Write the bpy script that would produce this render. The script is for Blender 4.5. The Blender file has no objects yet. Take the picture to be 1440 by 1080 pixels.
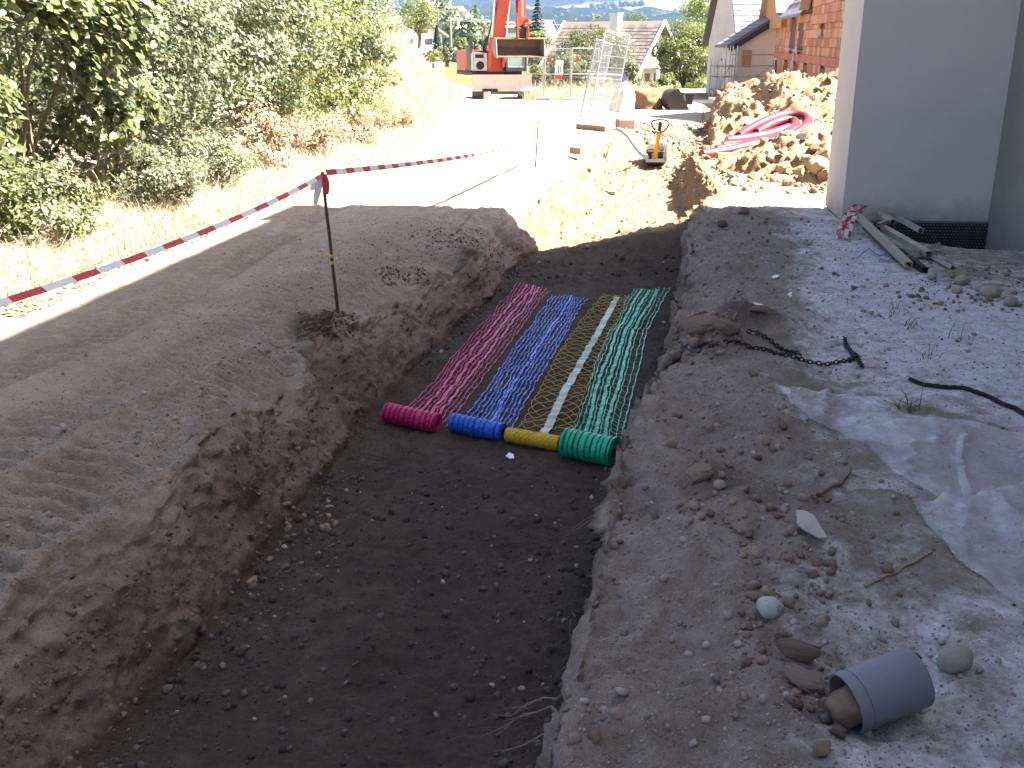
import bpy, bmesh, math, random
import numpy as np
from mathutils import Vector, Matrix, Euler
random.seed(7); RNG = np.random.default_rng(7)
S = bpy.context.scene
COL = S.collection
R = math.radians

# ------------------------------------------------------------------ camera, sky, sun, exposure
GRADE = 0.021                      # the site falls gently away from the camera
HC, FPX = 1.6, 1420.0
TH = math.atan(482 / FPX)
cam_d = bpy.data.cameras.new('camera'); cam = bpy.data.objects.new('camera', cam_d); COL.objects.link(cam)
cam.location = (0, 0, HC); cam.rotation_euler = (math.pi / 2 - TH, 0, 0)
cam_d.sensor_width = 36; cam_d.lens = 36 * FPX / 1440; cam_d.clip_start = 0.05; cam_d.clip_end = 20000
S.camera = cam
SUN_EL, SUN_AZ = R(50), R(90)      # the sun stands square to the right of the trench
w = bpy.data.worlds.new("World"); S.world = w; w.use_nodes = True
nt = w.node_tree; bg = nt.nodes['Background']
sky = nt.nodes.new('ShaderNodeTexSky'); sky.sky_type = 'NISHITA'; sky.sun_disc = False
sky.sun_elevation = SUN_EL; sky.sun_rotation = SUN_AZ; sky.altitude = 300; sky.dust_density = 4.0; sky.air_density = 0.55; sky.ozone_density = 0.0
nt.links.new(sky.outputs[0], bg.inputs[0]); bg.inputs[1].default_value = 0.05
sd = bpy.data.lights.new('sun', 'SUN'); sd.energy = 5.0; sd.angle = R(0.5); sd.color = (1.0, 0.93, 0.82)
sun = bpy.data.objects.new('sun', sd); COL.objects.link(sun)
sdir = Vector((math.cos(SUN_EL), 0.0, math.sin(SUN_EL)))
sun.rotation_euler = sdir.to_track_quat('Z', 'Y').to_euler(); sun.location = (20, 0, 30)
S.view_settings.view_transform = 'Standard'; S.view_settings.look = 'None'
S.view_settings.gamma = 1.0; S.view_settings.use_curve_mapping = False
S.view_settings.exposure = 3.38
S.cycles.max_bounces = 8; S.cycles.diffuse_bounces = 4; S.cycles.transparent_max_bounces = 12; S.cycles.volume_bounces = 0

# ------------------------------------------------------------------ helpers
def at(px, py, off=0.0, Y=None):
    """a photo pixel as a point on the sloping site (off metres above it), or at distance Y"""
    c, s = math.cos(TH), math.sin(TH)
    dx, dy = (px - 720) / FPX, (540 - py) / FPX
    y, z = c + dy * s, -s + dy * c
    t = (off - HC) / (z + GRADE * y) if Y is None else Y / y
    return Vector((dx * t, y * t, HC + z * t))

def _hash(ix, iy, iz):
    h = (ix * 374761393 + iy * 668265263 + iz * 2147483647 + 1013904223) & 0xFFFFFFFF
    h = ((h ^ (h >> 13)) * 1274126177) & 0xFFFFFFFF
    h = ((h ^ (h >> 16)) * 2246822519) & 0xFFFFFFFF
    return ((h ^ (h >> 15)) & 0xFFFFFF) / float(0xFFFFFF)
def vnoise(x, y, z):
    fx, fy, fz = np.floor(x), np.floor(y), np.floor(z)
    ix, iy, iz = fx.astype(np.int64), fy.astype(np.int64), fz.astype(np.int64)
    u, v, q = x - fx, y - fy, z - fz
    u = u * u * (3 - 2 * u); v = v * v * (3 - 2 * v); q = q * q * (3 - 2 * q)
    def L(a, b, t): return a + (b - a) * t
    r = L(L(L(_hash(ix, iy, iz), _hash(ix + 1, iy, iz), u), L(_hash(ix, iy + 1, iz), _hash(ix + 1, iy + 1, iz), u), v),
          L(L(_hash(ix, iy, iz + 1), _hash(ix + 1, iy, iz + 1), u), L(_hash(ix, iy + 1, iz + 1), _hash(ix + 1, iy + 1, iz + 1), u), v), q)
    return r * 2 - 1
def fbm(x, y, z, octv=4, gain=0.5):
    x = np.asarray(x, float); y = np.asarray(y, float); z = np.asarray(z, float) + 0 * x
    a, t = 1.0, 0
    for i in range(octv):
        t = t + a * vnoise(x + 17.3 * i, y + 5.1 * i, z + 9.7 * i); x, y, z, a = x * 2.03, y * 2.03, z * 2.03, a * gain
    return t
def sstep(a, b, x):
    t = np.clip((x - a) / (b - a), 0, 1); return t * t * (3 - 2 * t)

def np_mesh(name, V, F, mat, smooth=False, attrs=None):
    """a mesh from numpy arrays; F is (n,3) or (n,4)"""
    V = np.ascontiguousarray(V, np.float32); F = np.ascontiguousarray(F, np.int32)
    me = bpy.data.meshes.new(name); n, k = F.shape
    me.vertices.add(len(V)); me.vertices.foreach_set('co', V.ravel())
    me.loops.add(n * k); me.loops.foreach_set('vertex_index', F.ravel())
    me.polygons.add(n); me.polygons.foreach_set('loop_start', np.arange(0, n * k, k, dtype=np.int32))
    if smooth: me.polygons.foreach_set('use_smooth', np.ones(n, bool))
    me.update(calc_edges=True)
    for an, arr in (attrs or {}).items():
        if arr.ndim == 2:
            a = me.attributes.new(an, 'FLOAT_COLOR', 'POINT'); a.data.foreach_set('color', np.ascontiguousarray(arr, np.float32).ravel())
        else:
            a = me.attributes.new(an, 'FLOAT', 'POINT'); a.data.foreach_set('value', np.ascontiguousarray(arr, np.float32))
    if mat: me.materials.append(mat)
    return me
def link(name, me, parent=None, loc=None, rot=None, **kw):
    o = bpy.data.objects.new(name, me); COL.objects.link(o)
    if parent is not None: o.parent = parent
    if loc is not None: o.location = loc
    if rot is not None: o.rotation_euler = rot
    for k, v in kw.items(): o[k] = v
    return o
def tag(o, label=None, cat=None, group=None, kind=None):
    for k, v in (('label', label), ('category', cat), ('group', group), ('kind', kind)):
        if v: o[k] = v
    return o
def thing(name, label, cat, loc=(0, 0, 0), rotz=0, group=None):
    o = link(name, None, None, loc, (0, 0, rotz)); o.empty_display_size = 0.2
    return tag(o, label, cat, group)
def copy_tree(o, parent=None):
    c = o.copy(); COL.objects.link(c)
    if parent is not None: c.parent = parent
    for ch in list(o.children): copy_tree(ch, c)
    return c

class MB:
    def __init__(s): s.v = []; s.f = []; s.m = []; s.mi = 0
    def add(s, vs, fs):
        b = len(s.v); s.v += [tuple(p) for p in vs]
        for f in fs: s.f.append([b + i for i in f]); s.m.append(s.mi)
        return s
    def box(s, c, d, rot=None, bev=0.0):
        hx, hy, hz = d[0] / 2, d[1] / 2, d[2] / 2
        M = (rot if isinstance(rot, Matrix) else Euler(rot).to_matrix()) if rot is not None else Matrix.Identity(3)
        if bev <= 0:
            vs = [Vector((x, y, z)) for x in (-hx, hx) for y in (-hy, hy) for z in (-hz, hz)]
            fs = [(0, 1, 3, 2), (4, 6, 7, 5), (0, 4, 5, 1), (2, 3, 7, 6), (0, 2, 6, 4), (1, 5, 7, 3)]
        else:
            bm = bmesh.new(); bmesh.ops.create_cube(bm, size=1)
            for q in bm.verts: q.co = Vector((q.co.x * d[0], q.co.y * d[1], q.co.z * d[2]))
            bmesh.ops.bevel(bm, geom=bm.edges[:], offset=bev, segments=1, affect='EDGES')
            bm.verts.index_update(); vs = [q.co.copy() for q in bm.verts]; fs = [[q.index for q in f.verts] for f in bm.faces]; bm.free()
        return s.add([M @ p + Vector(c) for p in vs], fs)
    def bar(s, a, b, wx, wz, up=(0, 0, 1)):
        a, b = Vector(a), Vector(b); d = b - a; L = d.length
        y = d.normalized(); x = y.cross(Vector(up))
        if x.length < 1e-4: x = y.cross(Vector((1, 0, 0)))
        x.normalize(); z = x.cross(y)
        M = Matrix((x, y, z)).transposed()
        return s.box((a + b) / 2, (wx, L, wz), M)
    def tube(s, pts, r, n=8, cap=True, flat=None):
        pts = [Vector(p) for p in pts]; k = len(pts); rr = r if hasattr(r, '__len__') else [r] * k
        up = Vector((0, 0, 1)); vs = []; px = None
        for i, p in enumerate(pts):
            t = (pts[min(i + 1, k - 1)] - pts[max(i - 1, 0)]).normalized()
            x = t.cross(up) if px is None else px - t * px.dot(t)
            if x.length < 1e-3: x = t.cross(Vector((1, 0, 0)))
            x.normalize(); px = x; z = x.cross(t)
            for j in range(n):
                a = 2 * math.pi * (j + .5) / n
                vs.append(p + x * math.cos(a) * rr[i] + z * math.sin(a) * rr[i] * (flat or 1))
        fs = [(i * n + j, i * n + (j + 1) % n, (i + 1) * n + (j + 1) % n, (i + 1) * n + j) for i in range(k - 1) for j in range(n)]
        if cap: fs += [tuple(range(n))[::-1], tuple((k - 1) * n + j for j in range(n))]
        return s.add(vs, fs)
    def ribbon(s, pts, wd, th, side=None):
        """a flat strip of width wd and thickness th along pts"""
        pts = [Vector(p) for p in pts]; k = len(pts); vs = []
        ww = wd if hasattr(wd, '__len__') else [wd] * k
        for i, p in enumerate(pts):
            t = (pts[min(i + 1, k - 1)] - pts[max(i - 1, 0)]).normalized()
            x = (t.cross(Vector((0, 0, 1))) if side is None else Vector(side)); x.normalize(); n = x.cross(t)
            h = ww[i] / 2
            vs += [p - x * h - n * th / 2, p + x * h - n * th / 2, p + x * h + n * th / 2, p - x * h + n * th / 2]
        fs = [(i * 4 + j, i * 4 + (j + 1) % 4, i * 4 + 4 + (j + 1) % 4, i * 4 + 4 + j) for i in range(k - 1) for j in range(4)]
        fs += [(3, 2, 1, 0), tuple((k - 1) * 4 + j for j in range(4))]
        return s.add(vs, fs)
    def prism(s, poly, axis, a, b):
        """polygon (list of 2-D points) extruded along axis from a to b"""
        def P(p, t): return {'x': (t, p[0], p[1]), 'y': (p[0], t, p[1]), 'z': (p[0], p[1], t)}[axis]
        n = len(poly)
        return s.add([P(p, a) for p in poly] + [P(p, b) for p in poly],
                     [tuple(range(n))[::-1], tuple(range(n, 2 * n))] + [(i, (i + 1) % n, n + (i + 1) % n, n + i) for i in range(n)])
    def build(s, name, mat, parent=None, rel=None, smooth=False, loc=None, rot=None, **kw):
        me = bpy.data.meshes.new(name)
        v = s.v if rel is None else [(p[0] - rel[0], p[1] - rel[1], p[2] - rel[2]) for p in s.v]
        me.from_pydata(v, [], s.f)
        for mm in (mat if isinstance(mat, (list, tuple)) else [mat]): me.materials.append(mm)
        if any(s.m): me.polygons.foreach_set('material_index', s.m)
        bm = bmesh.new(); bm.from_mesh(me); bmesh.ops.recalc_face_normals(bm, faces=bm.faces[:]); bm.to_mesh(me); bm.free()
        if smooth:
            me.polygons.foreach_set('use_smooth', [True] * len(me.polygons))
            me.set_sharp_from_angle(angle=R(38))
        return link(name, me, parent, loc, rot, **kw)

# ------------------------------------------------------------------ materials
def pmat(name, c1, c2=None, scale=8.0, rough=0.8, bump=0.0, bscale=None, metal=0.0, spec=0.3, detail=6, coord='Object', dirt=None, island=False, transl=0.0, randv=0.0):
    m = bpy.data.materials.new(name); m.use_nodes = True
    N, Lk = m.node_tree.nodes, m.node_tree.links; b = N['Principled BSDF']
    b.inputs['Roughness'].default_value = rough; b.inputs['Metallic'].default_value = metal; b.inputs['Specular IOR Level'].default_value = spec
    tc = N.new('ShaderNodeTexCoord'); src = tc.outputs[coord]
    c2 = c2 or tuple(x * 0.75 for x in c1)
    ns = N.new('ShaderNodeTexNoise'); ns.inputs['Scale'].default_value = scale; ns.inputs['Detail'].default_value = detail; ns.inputs['Roughness'].default_value = 0.6
    Lk.new(src, ns.inputs['Vector'])
    rp = N.new('ShaderNodeValToRGB'); rp.color_ramp.elements[0].position = 0.32; rp.color_ramp.elements[1].position = 0.68
    rp.color_ramp.elements[0].color = (*c2, 1); rp.color_ramp.elements[1].color = (*c1, 1)
    fac = ns.outputs['Fac']
    if island or randv:
        g = N.new('ShaderNodeNewGeometry'); oi = N.new('ShaderNodeObjectInfo')
        ad = N.new('ShaderNodeMath'); ad.operation = 'ADD'; Lk.new(g.outputs['Random Per Island'], ad.inputs[0]); Lk.new(oi.outputs['Random'], ad.inputs[1])
        fr = N.new('ShaderNodeMath'); fr.operation = 'FRACT'; Lk.new(ad.outputs[0], fr.inputs[0])
        mx = N.new('ShaderNodeMix'); mx.inputs[0].default_value = 0.65; Lk.new(ns.outputs['Fac'], mx.inputs[2]); Lk.new(fr.outputs[0], mx.inputs[3]); fac = mx.outputs[0]
    Lk.new(fac, rp.inputs['Fac']); colr = rp.outputs['Color']
    if dirt:
        n2 = N.new('ShaderNodeTexNoise'); n2.inputs['Scale'].default_value = dirt[1]; n2.inputs['Detail'].default_value = 8; n2.inputs['Roughness'].default_value = 0.7
        Lk.new(src, n2.inputs['Vector'])
        r2 = N.new('ShaderNodeValToRGB'); r2.color_ramp.elements[0].position = dirt[2]; r2.color_ramp.elements[1].position = dirt[2] + 0.15
        Lk.new(n2.outputs['Fac'], r2.inputs['Fac'])
        mx = N.new('ShaderNodeMix'); mx.data_type = 'RGBA'; Lk.new(r2.outputs['Color'], mx.inputs[0]); Lk.new(colr, mx.inputs[6]); mx.inputs[7].default_value = (*dirt[0], 1); colr = mx.outputs[2]
    Lk.new(colr, b.inputs['Base Color'])
    if bump:
        nb = N.new('ShaderNodeTexNoise'); nb.inputs['Scale'].default_value = bscale or scale * 4; nb.inputs['Detail'].default_value = 8; nb.inputs['Roughness'].default_value = 0.65
        Lk.new(src, nb.inputs['Vector'])
        bp = N.new('ShaderNodeBump'); bp.inputs['Strength'].default_value = 0.8; bp.inputs['Distance'].default_value = bump
        Lk.new(nb.outputs['Fac'], bp.inputs['Height']); Lk.new(bp.outputs['Normal'], b.inputs['Normal'])
    if transl:
        b.inputs['Subsurface Weight'].default_value = 0
        tr = N.new('ShaderNodeBsdfTranslucent'); Lk.new(colr, tr.inputs['Color'])
        ms = N.new('ShaderNodeMixShader'); ms.inputs[0].default_value = transl
        Lk.new(b.outputs[0], ms.inputs[1]); Lk.new(tr.outputs[0], ms.inputs[2]); Lk.new(ms.outputs[0], N['Material Output'].inputs['Surface'])
    return m

M = {}
M['rock'] = pmat('pale_rock', (.29, .215, .135), (.13, .088, .05), 6, .9, .012, 30, randv=1)
M['clod'] = pmat('brown_clod', (.24, .175, .125), (.14, .095, .065), 9, .95, .01, 40, randv=1)
M['cobble'] = pmat('cobble', (.33, .29, .25), (.22, .18, .15), 14, .75, .003, 60)
M['white_stone'] = pmat('white_stone', (.48, .46, .43), (.36, .34, .31), 20, .8, .004, 60, dirt=((.05, .05, .06), 1.7, .54))
M['gravel_dark'] = pmat('dark_gravel', (.095, .078, .068), (.035, .028, .024), 4, .9, island=True)
M['gravel_pale'] = pmat('pale_gravel', (.30, .255, .22), (.16, .125, .10), 4, .9, island=True)
M['gravel_tan'] = pmat('tan_gravel', (.33, .24, .14), (.24, .165, .09), 4, .9, island=True)
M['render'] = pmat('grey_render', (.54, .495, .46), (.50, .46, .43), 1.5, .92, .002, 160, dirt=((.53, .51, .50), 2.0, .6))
def splash(m):
    N, Lk = m.node_tree.nodes, m.node_tree.links; b = N['Principled BSDF']; old = b.inputs['Base Color'].links[0].from_socket
    tc = N.new('ShaderNodeTexCoord'); sx = N.new('ShaderNodeSeparateXYZ'); Lk.new(tc.outputs['Object'], sx.inputs[0])
    n = N.new('ShaderNodeTexNoise'); n.inputs['Scale'].default_value = 5; n.inputs['Detail'].default_value = 10; n.inputs['Roughness'].default_value = .75; Lk.new(tc.outputs['Object'], n.inputs['Vector'])
    ma = N.new('ShaderNodeMath'); ma.operation = 'MULTIPLY_ADD'; Lk.new(n.outputs['Fac'], ma.inputs[0]); ma.inputs[1].default_value = -.75; Lk.new(sx.outputs['Z'], ma.inputs[2])
    mr = N.new('ShaderNodeMapRange'); mr.inputs[1].default_value = -.42; mr.inputs[2].default_value = -.08; mr.inputs[3].default_value = .75; mr.inputs[4].default_value = 0; Lk.new(ma.outputs[0], mr.inputs[0])
    x = N.new('ShaderNodeMix'); x.data_type = 'RGBA'; Lk.new(mr.outputs[0], x.inputs[0]); Lk.new(old, x.inputs[6]); x.inputs[7].default_value = (.30, .25, .20, 1); Lk.new(x.outputs[2], b.inputs['Base Color'])
splash(M['render'])
M['render_dark'] = pmat('dark_render', (.26, .245, .225), (.21, .20, .185), 2, .92, .004, 90)  # darker version of the pier render, for the recessed wall
M['black_plastic'] = pmat('black_plastic', (.02, .02, .022), (.012, .012, .013), 10, .45, spec=.4)
M['steel_dark'] = pmat('dark_steel', (.035, .03, .027), (.02, .016, .014), 20, .6, .001, 90, metal=.3)
M['stake'] = pmat('rusty_stake', (.10, .065, .045), (.045, .03, .022), 12, .8, .001, 90)
M['red'] = pmat('tape_red', (.60, .075, .06), (.55, .065, .05), 5, .45, transl=.5)
M['white_tape'] = pmat('tape_white', (.80, .79, .79), (.74, .73, .73), 5, .45, transl=.5)
M['yellow'] = pmat('yellow_paint', (.72, .36, .012), (.66, .32, .012), 5, .4, spec=.5)
M['galv'] = pmat('galvanised', (.42, .43, .44), (.33, .34, .35), 12, .45, metal=.6)
M['wood'] = pmat('weathered_wood', (.30, .22, .14), (.20, .145, .09), 6, .85, .003, 40)
M['alu'] = pmat('grey_beige_profile', (.33, .32, .27), (.23, .22, .18), 5, .6, .001, 60, dirt=((.15, .12, .09), 6, .6))
M['concrete'] = pmat('concrete', (.42, .40, .37), (.33, .31, .285), 3, .9, .003, 60)
M['pipe_grey'] = pmat('grey_pvc', (.125, .130, .150), (.110, .114, .130), 5, .5, .0006, 120, spec=.4, dirt=((.17, .15, .13), 9, .62))
M['track_steel'] = pmat('track_steel', (.15, .125, .105), (.08, .065, .055), 5, .6)
M['track_grit'] = pmat('track_grit', (.30, .25, .20), (.17, .135, .105), 9, .95, island=True)
M['wall_clod'] = pmat('wall_clod', (.16, .115, .088), (.095, .064, .047), 9, .95, island=True)
M['clay'] = pmat('clay_plug', (.21, .145, .10), (.13, .085, .055), 12, .95, .006, 45)
M['conduit'] = pmat('red_conduit', (.105, .005, .012), (.09, .004, .010), 3, .35, spec=.6)
M['hose'] = pmat('grey_hose', (.26, .31, .33), (.22, .26, .28), 6, .5)
M['net_pink'] = pmat('pink_net', (.60, .035, .18), (.48, .022, .12), 12, .30, spec=.5, transl=.15)
M['net_blue'] = pmat('blue_net', (.03, .14, .60), (.02, .09, .46), 12, .30, spec=.5, transl=.15)
M['net_yellow'] = pmat('yellow_net', (.62, .43, .025), (.55, .37, .02), 12, .4, transl=.15)
M['net_green'] = pmat('green_net', (.015, .46, .24), (.01, .33, .16), 12, .30, spec=.5, transl=.15)
M['foil'] = pmat('pale_ribbon', (.36, .39, .27), (.26, .29, .19), 25, .3, .004, 30, spec=.6)
M['core_pink'] = pmat('pink_core', (.33, .012, .06), None, 20, .5)
M['core_blue'] = pmat('blue_core', (.012, .05, .25), None, 20, .5)
M['core_green'] = pmat('green_core', (.006, .14, .065), None, 20, .5)
M['root'] = pmat('root', (.17, .12, .09), (.11, .075, .055), 20, .9)
M['tag_white'] = pmat('white_scrap', (.72, .72, .74), (.6, .6, .62), 20, .6)
M['card'] = pmat('grey_card', (.33, .29, .25), (.26, .225, .19), 9, .9)
M['orange'] = pmat('orange_paint', (.42, .045, .012), (.36, .036, .01), 3, .4, spec=.5)
M['machine_white'] = pmat('machine_white', (.62, .61, .58), (.5, .48, .45), 4, .5)
M['blade'] = pmat('dusty_blade', (.62, .57, .52), (.50, .43, .38), 3, .6, dirt=((.28, .18, .12), 3, .58))
M['bucket'] = pmat('worn_bucket', (.13, .08, .05), (.08, .05, .03), 4, .6, .004, 20)
M['bucket_side'] = pmat('bucket_plate', (.20, .19, .18), (.15, .14, .13), 4, .5)
M['rubber'] = pmat('rubber', (.03, .028, .026), (.02, .018, .017), 8, .8)
M['chrome'] = pmat('rod', (.7, .7, .7), (.62, .62, .62), 4, .2, metal=1)
M['black_hose'] = pmat('black_hose', (.02, .02, .02), None, 8, .5)
def glass(name, col, rough=.05):
    m = bpy.data.materials.new(name); m.use_nodes = True; b = m.node_tree.nodes['Principled BSDF']
    b.inputs['Base Color'].default_value = (*col, 1); b.inputs['Roughness'].default_value = rough; b.inputs['Specular IOR Level'].default_value = .8
    return m
M['cab_glass'] = glass('cab_glass', (.13, .19, .17))
M['dark_glass'] = glass('dark_glass', (.02, .025, .03))
M['brick'] = pmat('brick', (.58, .30, .17), (.42, .165, .085), 3, .9, .003, 40, island=True)
M['brick_band'] = pmat('band_brick', (.50, .19, .11), (.42, .15, .085), 3, .9, island=True)
M['mortar'] = pmat('mortar', (.36, .24, .16), (.30, .2, .13), 6, .95)
M['window_brown'] = pmat('unglazed_opening', (.16, .075, .05), (.12, .055, .035), 4, .8)
M['tile_grey'] = pmat('grey_tile', (.17, .158, .165), (.12, .112, .118), 4, .6, island=True)
M['tile_brown'] = pmat('brown_tile', (.145, .115, .105), (.085, .068, .062), 4, .8, island=True)
M['verge'] = pmat('dark_verge', (.035, .035, .05), None, 4, .6)
M['ply'] = pmat('plywood', (.46, .25, .09), (.36, .18, .06), 3, .8)
M['verge_wood'] = pmat('pale_fascia', (.50, .36, .29), (.44, .31, .25), 4, .8)
M['cream'] = pmat('cream_wall', (.60, .55, .48), (.52, .475, .41), 1.2, .95)
M['house_white'] = pmat('house_white', (.74, .70, .64), (.66, .62, .56), 2, .9)
M['shutter'] = pmat('brown_door', (.25, .10, .06), (.2, .075, .045), 4, .7)
M['sign_red'] = pmat('sign_red', (.62, .05, .03), None, 4, .5)
M['sign_white'] = pmat('sign_white', (.75, .74, .72), None, 4, .5)
M['sign_ink'] = pmat('sign_ink', (.08, .03, .03), None, 4, .6)
M['bark'] = pmat('bark', (.10, .075, .055), (.055, .04, .03), 10, .95, .01, 20)
M['twig'] = pmat('twig', (.22, .165, .12), (.14, .10, .07), 10, .9)
M['pole_wood'] = pmat('utility_pole', (.34, .30, .27), (.26, .23, .2), 4, .9)
M['chalk_rock'] = pmat('pale_rubble', (.62, .56, .47), (.48, .42, .34), 4, .9, .02, 8)
M['earth'] = pmat('brown_earth', (.19, .115, .062), (.12, .07, .036), 3, .95, .03, 14)
M['car_paint'] = pmat('dark_car_paint', (.05, .02, .02), None, 4, .3, spec=.6)

def leafmat(name, stops, transl=.5, rough=.36, spec=.55):
    m = bpy.data.materials.new(name); m.use_nodes = True; N, Lk = m.node_tree.nodes, m.node_tree.links; b = N['Principled BSDF']
    b.inputs['Roughness'].default_value = rough; b.inputs['Specular IOR Level'].default_value = spec
    g = N.new('ShaderNodeNewGeometry'); oi = N.new('ShaderNodeObjectInfo')
    ad = N.new('ShaderNodeMath'); ad.operation = 'ADD'; Lk.new(g.outputs['Random Per Island'], ad.inputs[0]); Lk.new(oi.outputs['Random'], ad.inputs[1])
    fr = N.new('ShaderNodeMath'); fr.operation = 'FRACT'; Lk.new(ad.outputs[0], fr.inputs[0])
    rp = N.new('ShaderNodeValToRGB'); cr = rp.color_ramp
    while len(cr.elements) < len(stops): cr.elements.new(.5)
    for e, (p, c) in zip(cr.elements, stops): e.position = p; e.color = (*c, 1)
    Lk.new(fr.outputs[0], rp.inputs['Fac']); Lk.new(rp.outputs['Color'], b.inputs['Base Color'])
    tr = N.new('ShaderNodeBsdfTranslucent'); Lk.new(rp.outputs['Color'], tr.inputs['Color'])
    ms = N.new('ShaderNodeMixShader'); ms.inputs[0].default_value = transl
    Lk.new(b.outputs[0], ms.inputs[1]); Lk.new(tr.outputs[0], ms.inputs[2]); Lk.new(ms.outputs[0], N['Material Output'].inputs['Surface'])
    return m
M['leaf_hazel'] = leafmat('hazel_leaf', [(0, (.08, .11, .045)), (.5, (.125, .155, .075)), (.85, (.175, .19, .08)), (1, (.26, .23, .07))])
M['leaf_grey'] = leafmat('grey_green_leaf', [(0, (.09, .11, .06)), (.6, (.135, .155, .09)), (1, (.2, .21, .11))])
M['far_leaf'] = leafmat('far_leaf', [(0, (.012, .022, .012)), (.6, (.02, .032, .016)), (1, (.03, .04, .02))], .1, .8, .1)
M['leaf_dead'] = leafmat('dead_bracken', [(0, (.17, .11, .07)), (.5, (.28, .19, .125)), (1, (.40, .32, .21))], .2, .8, .1)
M['leaf_tree'] = leafmat('tree_leaf', [(0, (.035, .065, .018)), (.5, (.07, .11, .03)), (1, (.12, .16, .045))])
M['leaf_yellow'] = leafmat('yellow_green_leaf', [(0, (.08, .11, .025)), (.6, (.13, .16, .04)), (1, (.2, .2, .05))])
M['leaf_olive'] = leafmat('olive_leaf', [(0, (.07, .085, .035)), (.6, (.12, .135, .06)), (1, (.17, .18, .09))])
M['needle'] = leafmat('needle', [(0, (.018, .035, .018)), (.6, (.035, .055, .028)), (1, (.055, .075, .035))], .1, .6, .2)
M['dry_grass'] = leafmat('dry_grass', [(0, (.28, .22, .13)), (.5, (.40, .34, .23)), (1, (.52, .46, .35))], .3, .7, .1)
M['green_grass'] = leafmat('green_grass', [(0, (.06, .09, .03)), (1, (.13, .16, .05))], .3, .6, .2)

# ------------------------------------------------------------------ ground with the trench
def itp(y, kn): return np.interp(y, [k[0] for k in kn], [k[1] for k in kn])
def smooth_itp(y, kn, wdt=.5):
    return sum(itp(y + d * wdt, kn) for d in (-1, -.5, 0, .5, 1)) / 5
K_L = [(-3, -2.2), (0, -2.0), (2.0, -1.76), (2.83, -1.66), (3.74, -1.57), (5.72, -1.32), (7.73, -.93), (9.3, -.58), (11.14, -.20), (11.5, -.08), (14, .40), (17.43, .95), (27.5, 2.8), (52, 7.2)]
K_R = [(-3, -.75), (0, -.33), (1.99, .08), (2.63, .17), (3.93, .45), (5.5, .85), (7.05, 1.22), (9.91, 1.76), (11.71, 2.2), (13.42, 2.66), (18.1, 3.19), (27, 4.9), (52, 9.6)]
K_WL = [(-3, .27), (7, .25), (10.5, .17), (11.8, .30), (14, .40), (18, .5), (22, .3), (52, .3)]
K_WR = [(-3, .05), (11, .06), (13, .24), (20, .3), (52, .3)]
K_D = [(-3, .68), (10.45, .68), (11.0, .62), (11.9, .50), (12.8, .57), (18, .55), (19.6, .50), (20.3, .2), (23, .03), (25, .0), (52, .0)]
K_H = [(-3, -4.6), (7.55, -3.92), (10.87, -3.62), (14.24, -3.38), (20, -2.85), (27.5, -2.3), (40, -2.2), (52, -2.2)]
def edges(Y):
    wob = fbm(Y * 1.1, 0 * Y, 0 * Y + 3.3, 4) * .085 * sstep(60, 20, Y)
    wob2 = fbm(Y * 1.3, 0 * Y + 8, 0 * Y, 4) * .05 * sstep(60, 20, Y)
    L = smooth_itp(Y, K_L) + wob; Rr = smooth_itp(Y, K_R) + wob2
    return L, L + smooth_itp(Y, K_WL) - wob * .35, Rr - smooth_itp(Y, K_WR) - wob2 * .3, Rr
TRK = [[(-2.75, 1.6), (-2.18, 4.37), (-1.73, 6.42), (-1.2, 8.8), (-.77, 10.87), (-.1, 14.5), (.8, 20)],
       [(-3.3, 3.0), (-2.60, 5.88), (-2.36, 7.82), (-2.2, 11.41), (-1.5, 16), (-.8, 22)],
       [(-2.1, 2.2), (-1.75, 4.5), (-1.30, 7.0), (-.95, 9.0)]]
def tracks(X, Y):
    z = 0 * X
    for q, tr in enumerate(TRK):
        xc = np.interp(Y, [p[1] for p in tr], [p[0] for p in tr]); u = (X - xc) / .17
        band = sstep(1.15, .8, np.abs(u)) * sstep(0, .6, Y - tr[0][1]) * sstep(0, 1, tr[-1][1] - Y)
        lug = np.sin(2 * np.pi * (Y / .125 + np.abs(u) * .30 + q * .3)); lug = np.clip(lug * 2.8, -1, 1)
        wear = np.clip(.75 + .9 * fbm(X * 1.3, Y * .9, 0 * X + q, 3), 0, 1)
        z = z + band * (-.028 + .024 * lug * wear * sstep(24, 11, Y)) + .016 * np.exp(-((np.abs(u) - 1.25) / .22) ** 2) * wear
    z = z + .007 * fbm((X - .22 * Y) * 9, Y * .35, 0 * X + 4, 3) * sstep(30, 15, Y)
    return z
SOIL = [(-1.25, 6.48, .26, .07), (-.62, 7.7, .30, .05), (-.30, 9.75, .30, .05), (-.92, 6.15, .2, .03), (1.45, 6.05, .22, .11), (1.62, 6.2, .18, .10), (1.30, 5.95, .2, .08), (1.9, 6.4, .14, .05), (.95, 3.55, .22, .05), (.75, 3.7, .15, .05)]
def plane(Y): return -GRADE * Y
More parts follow.
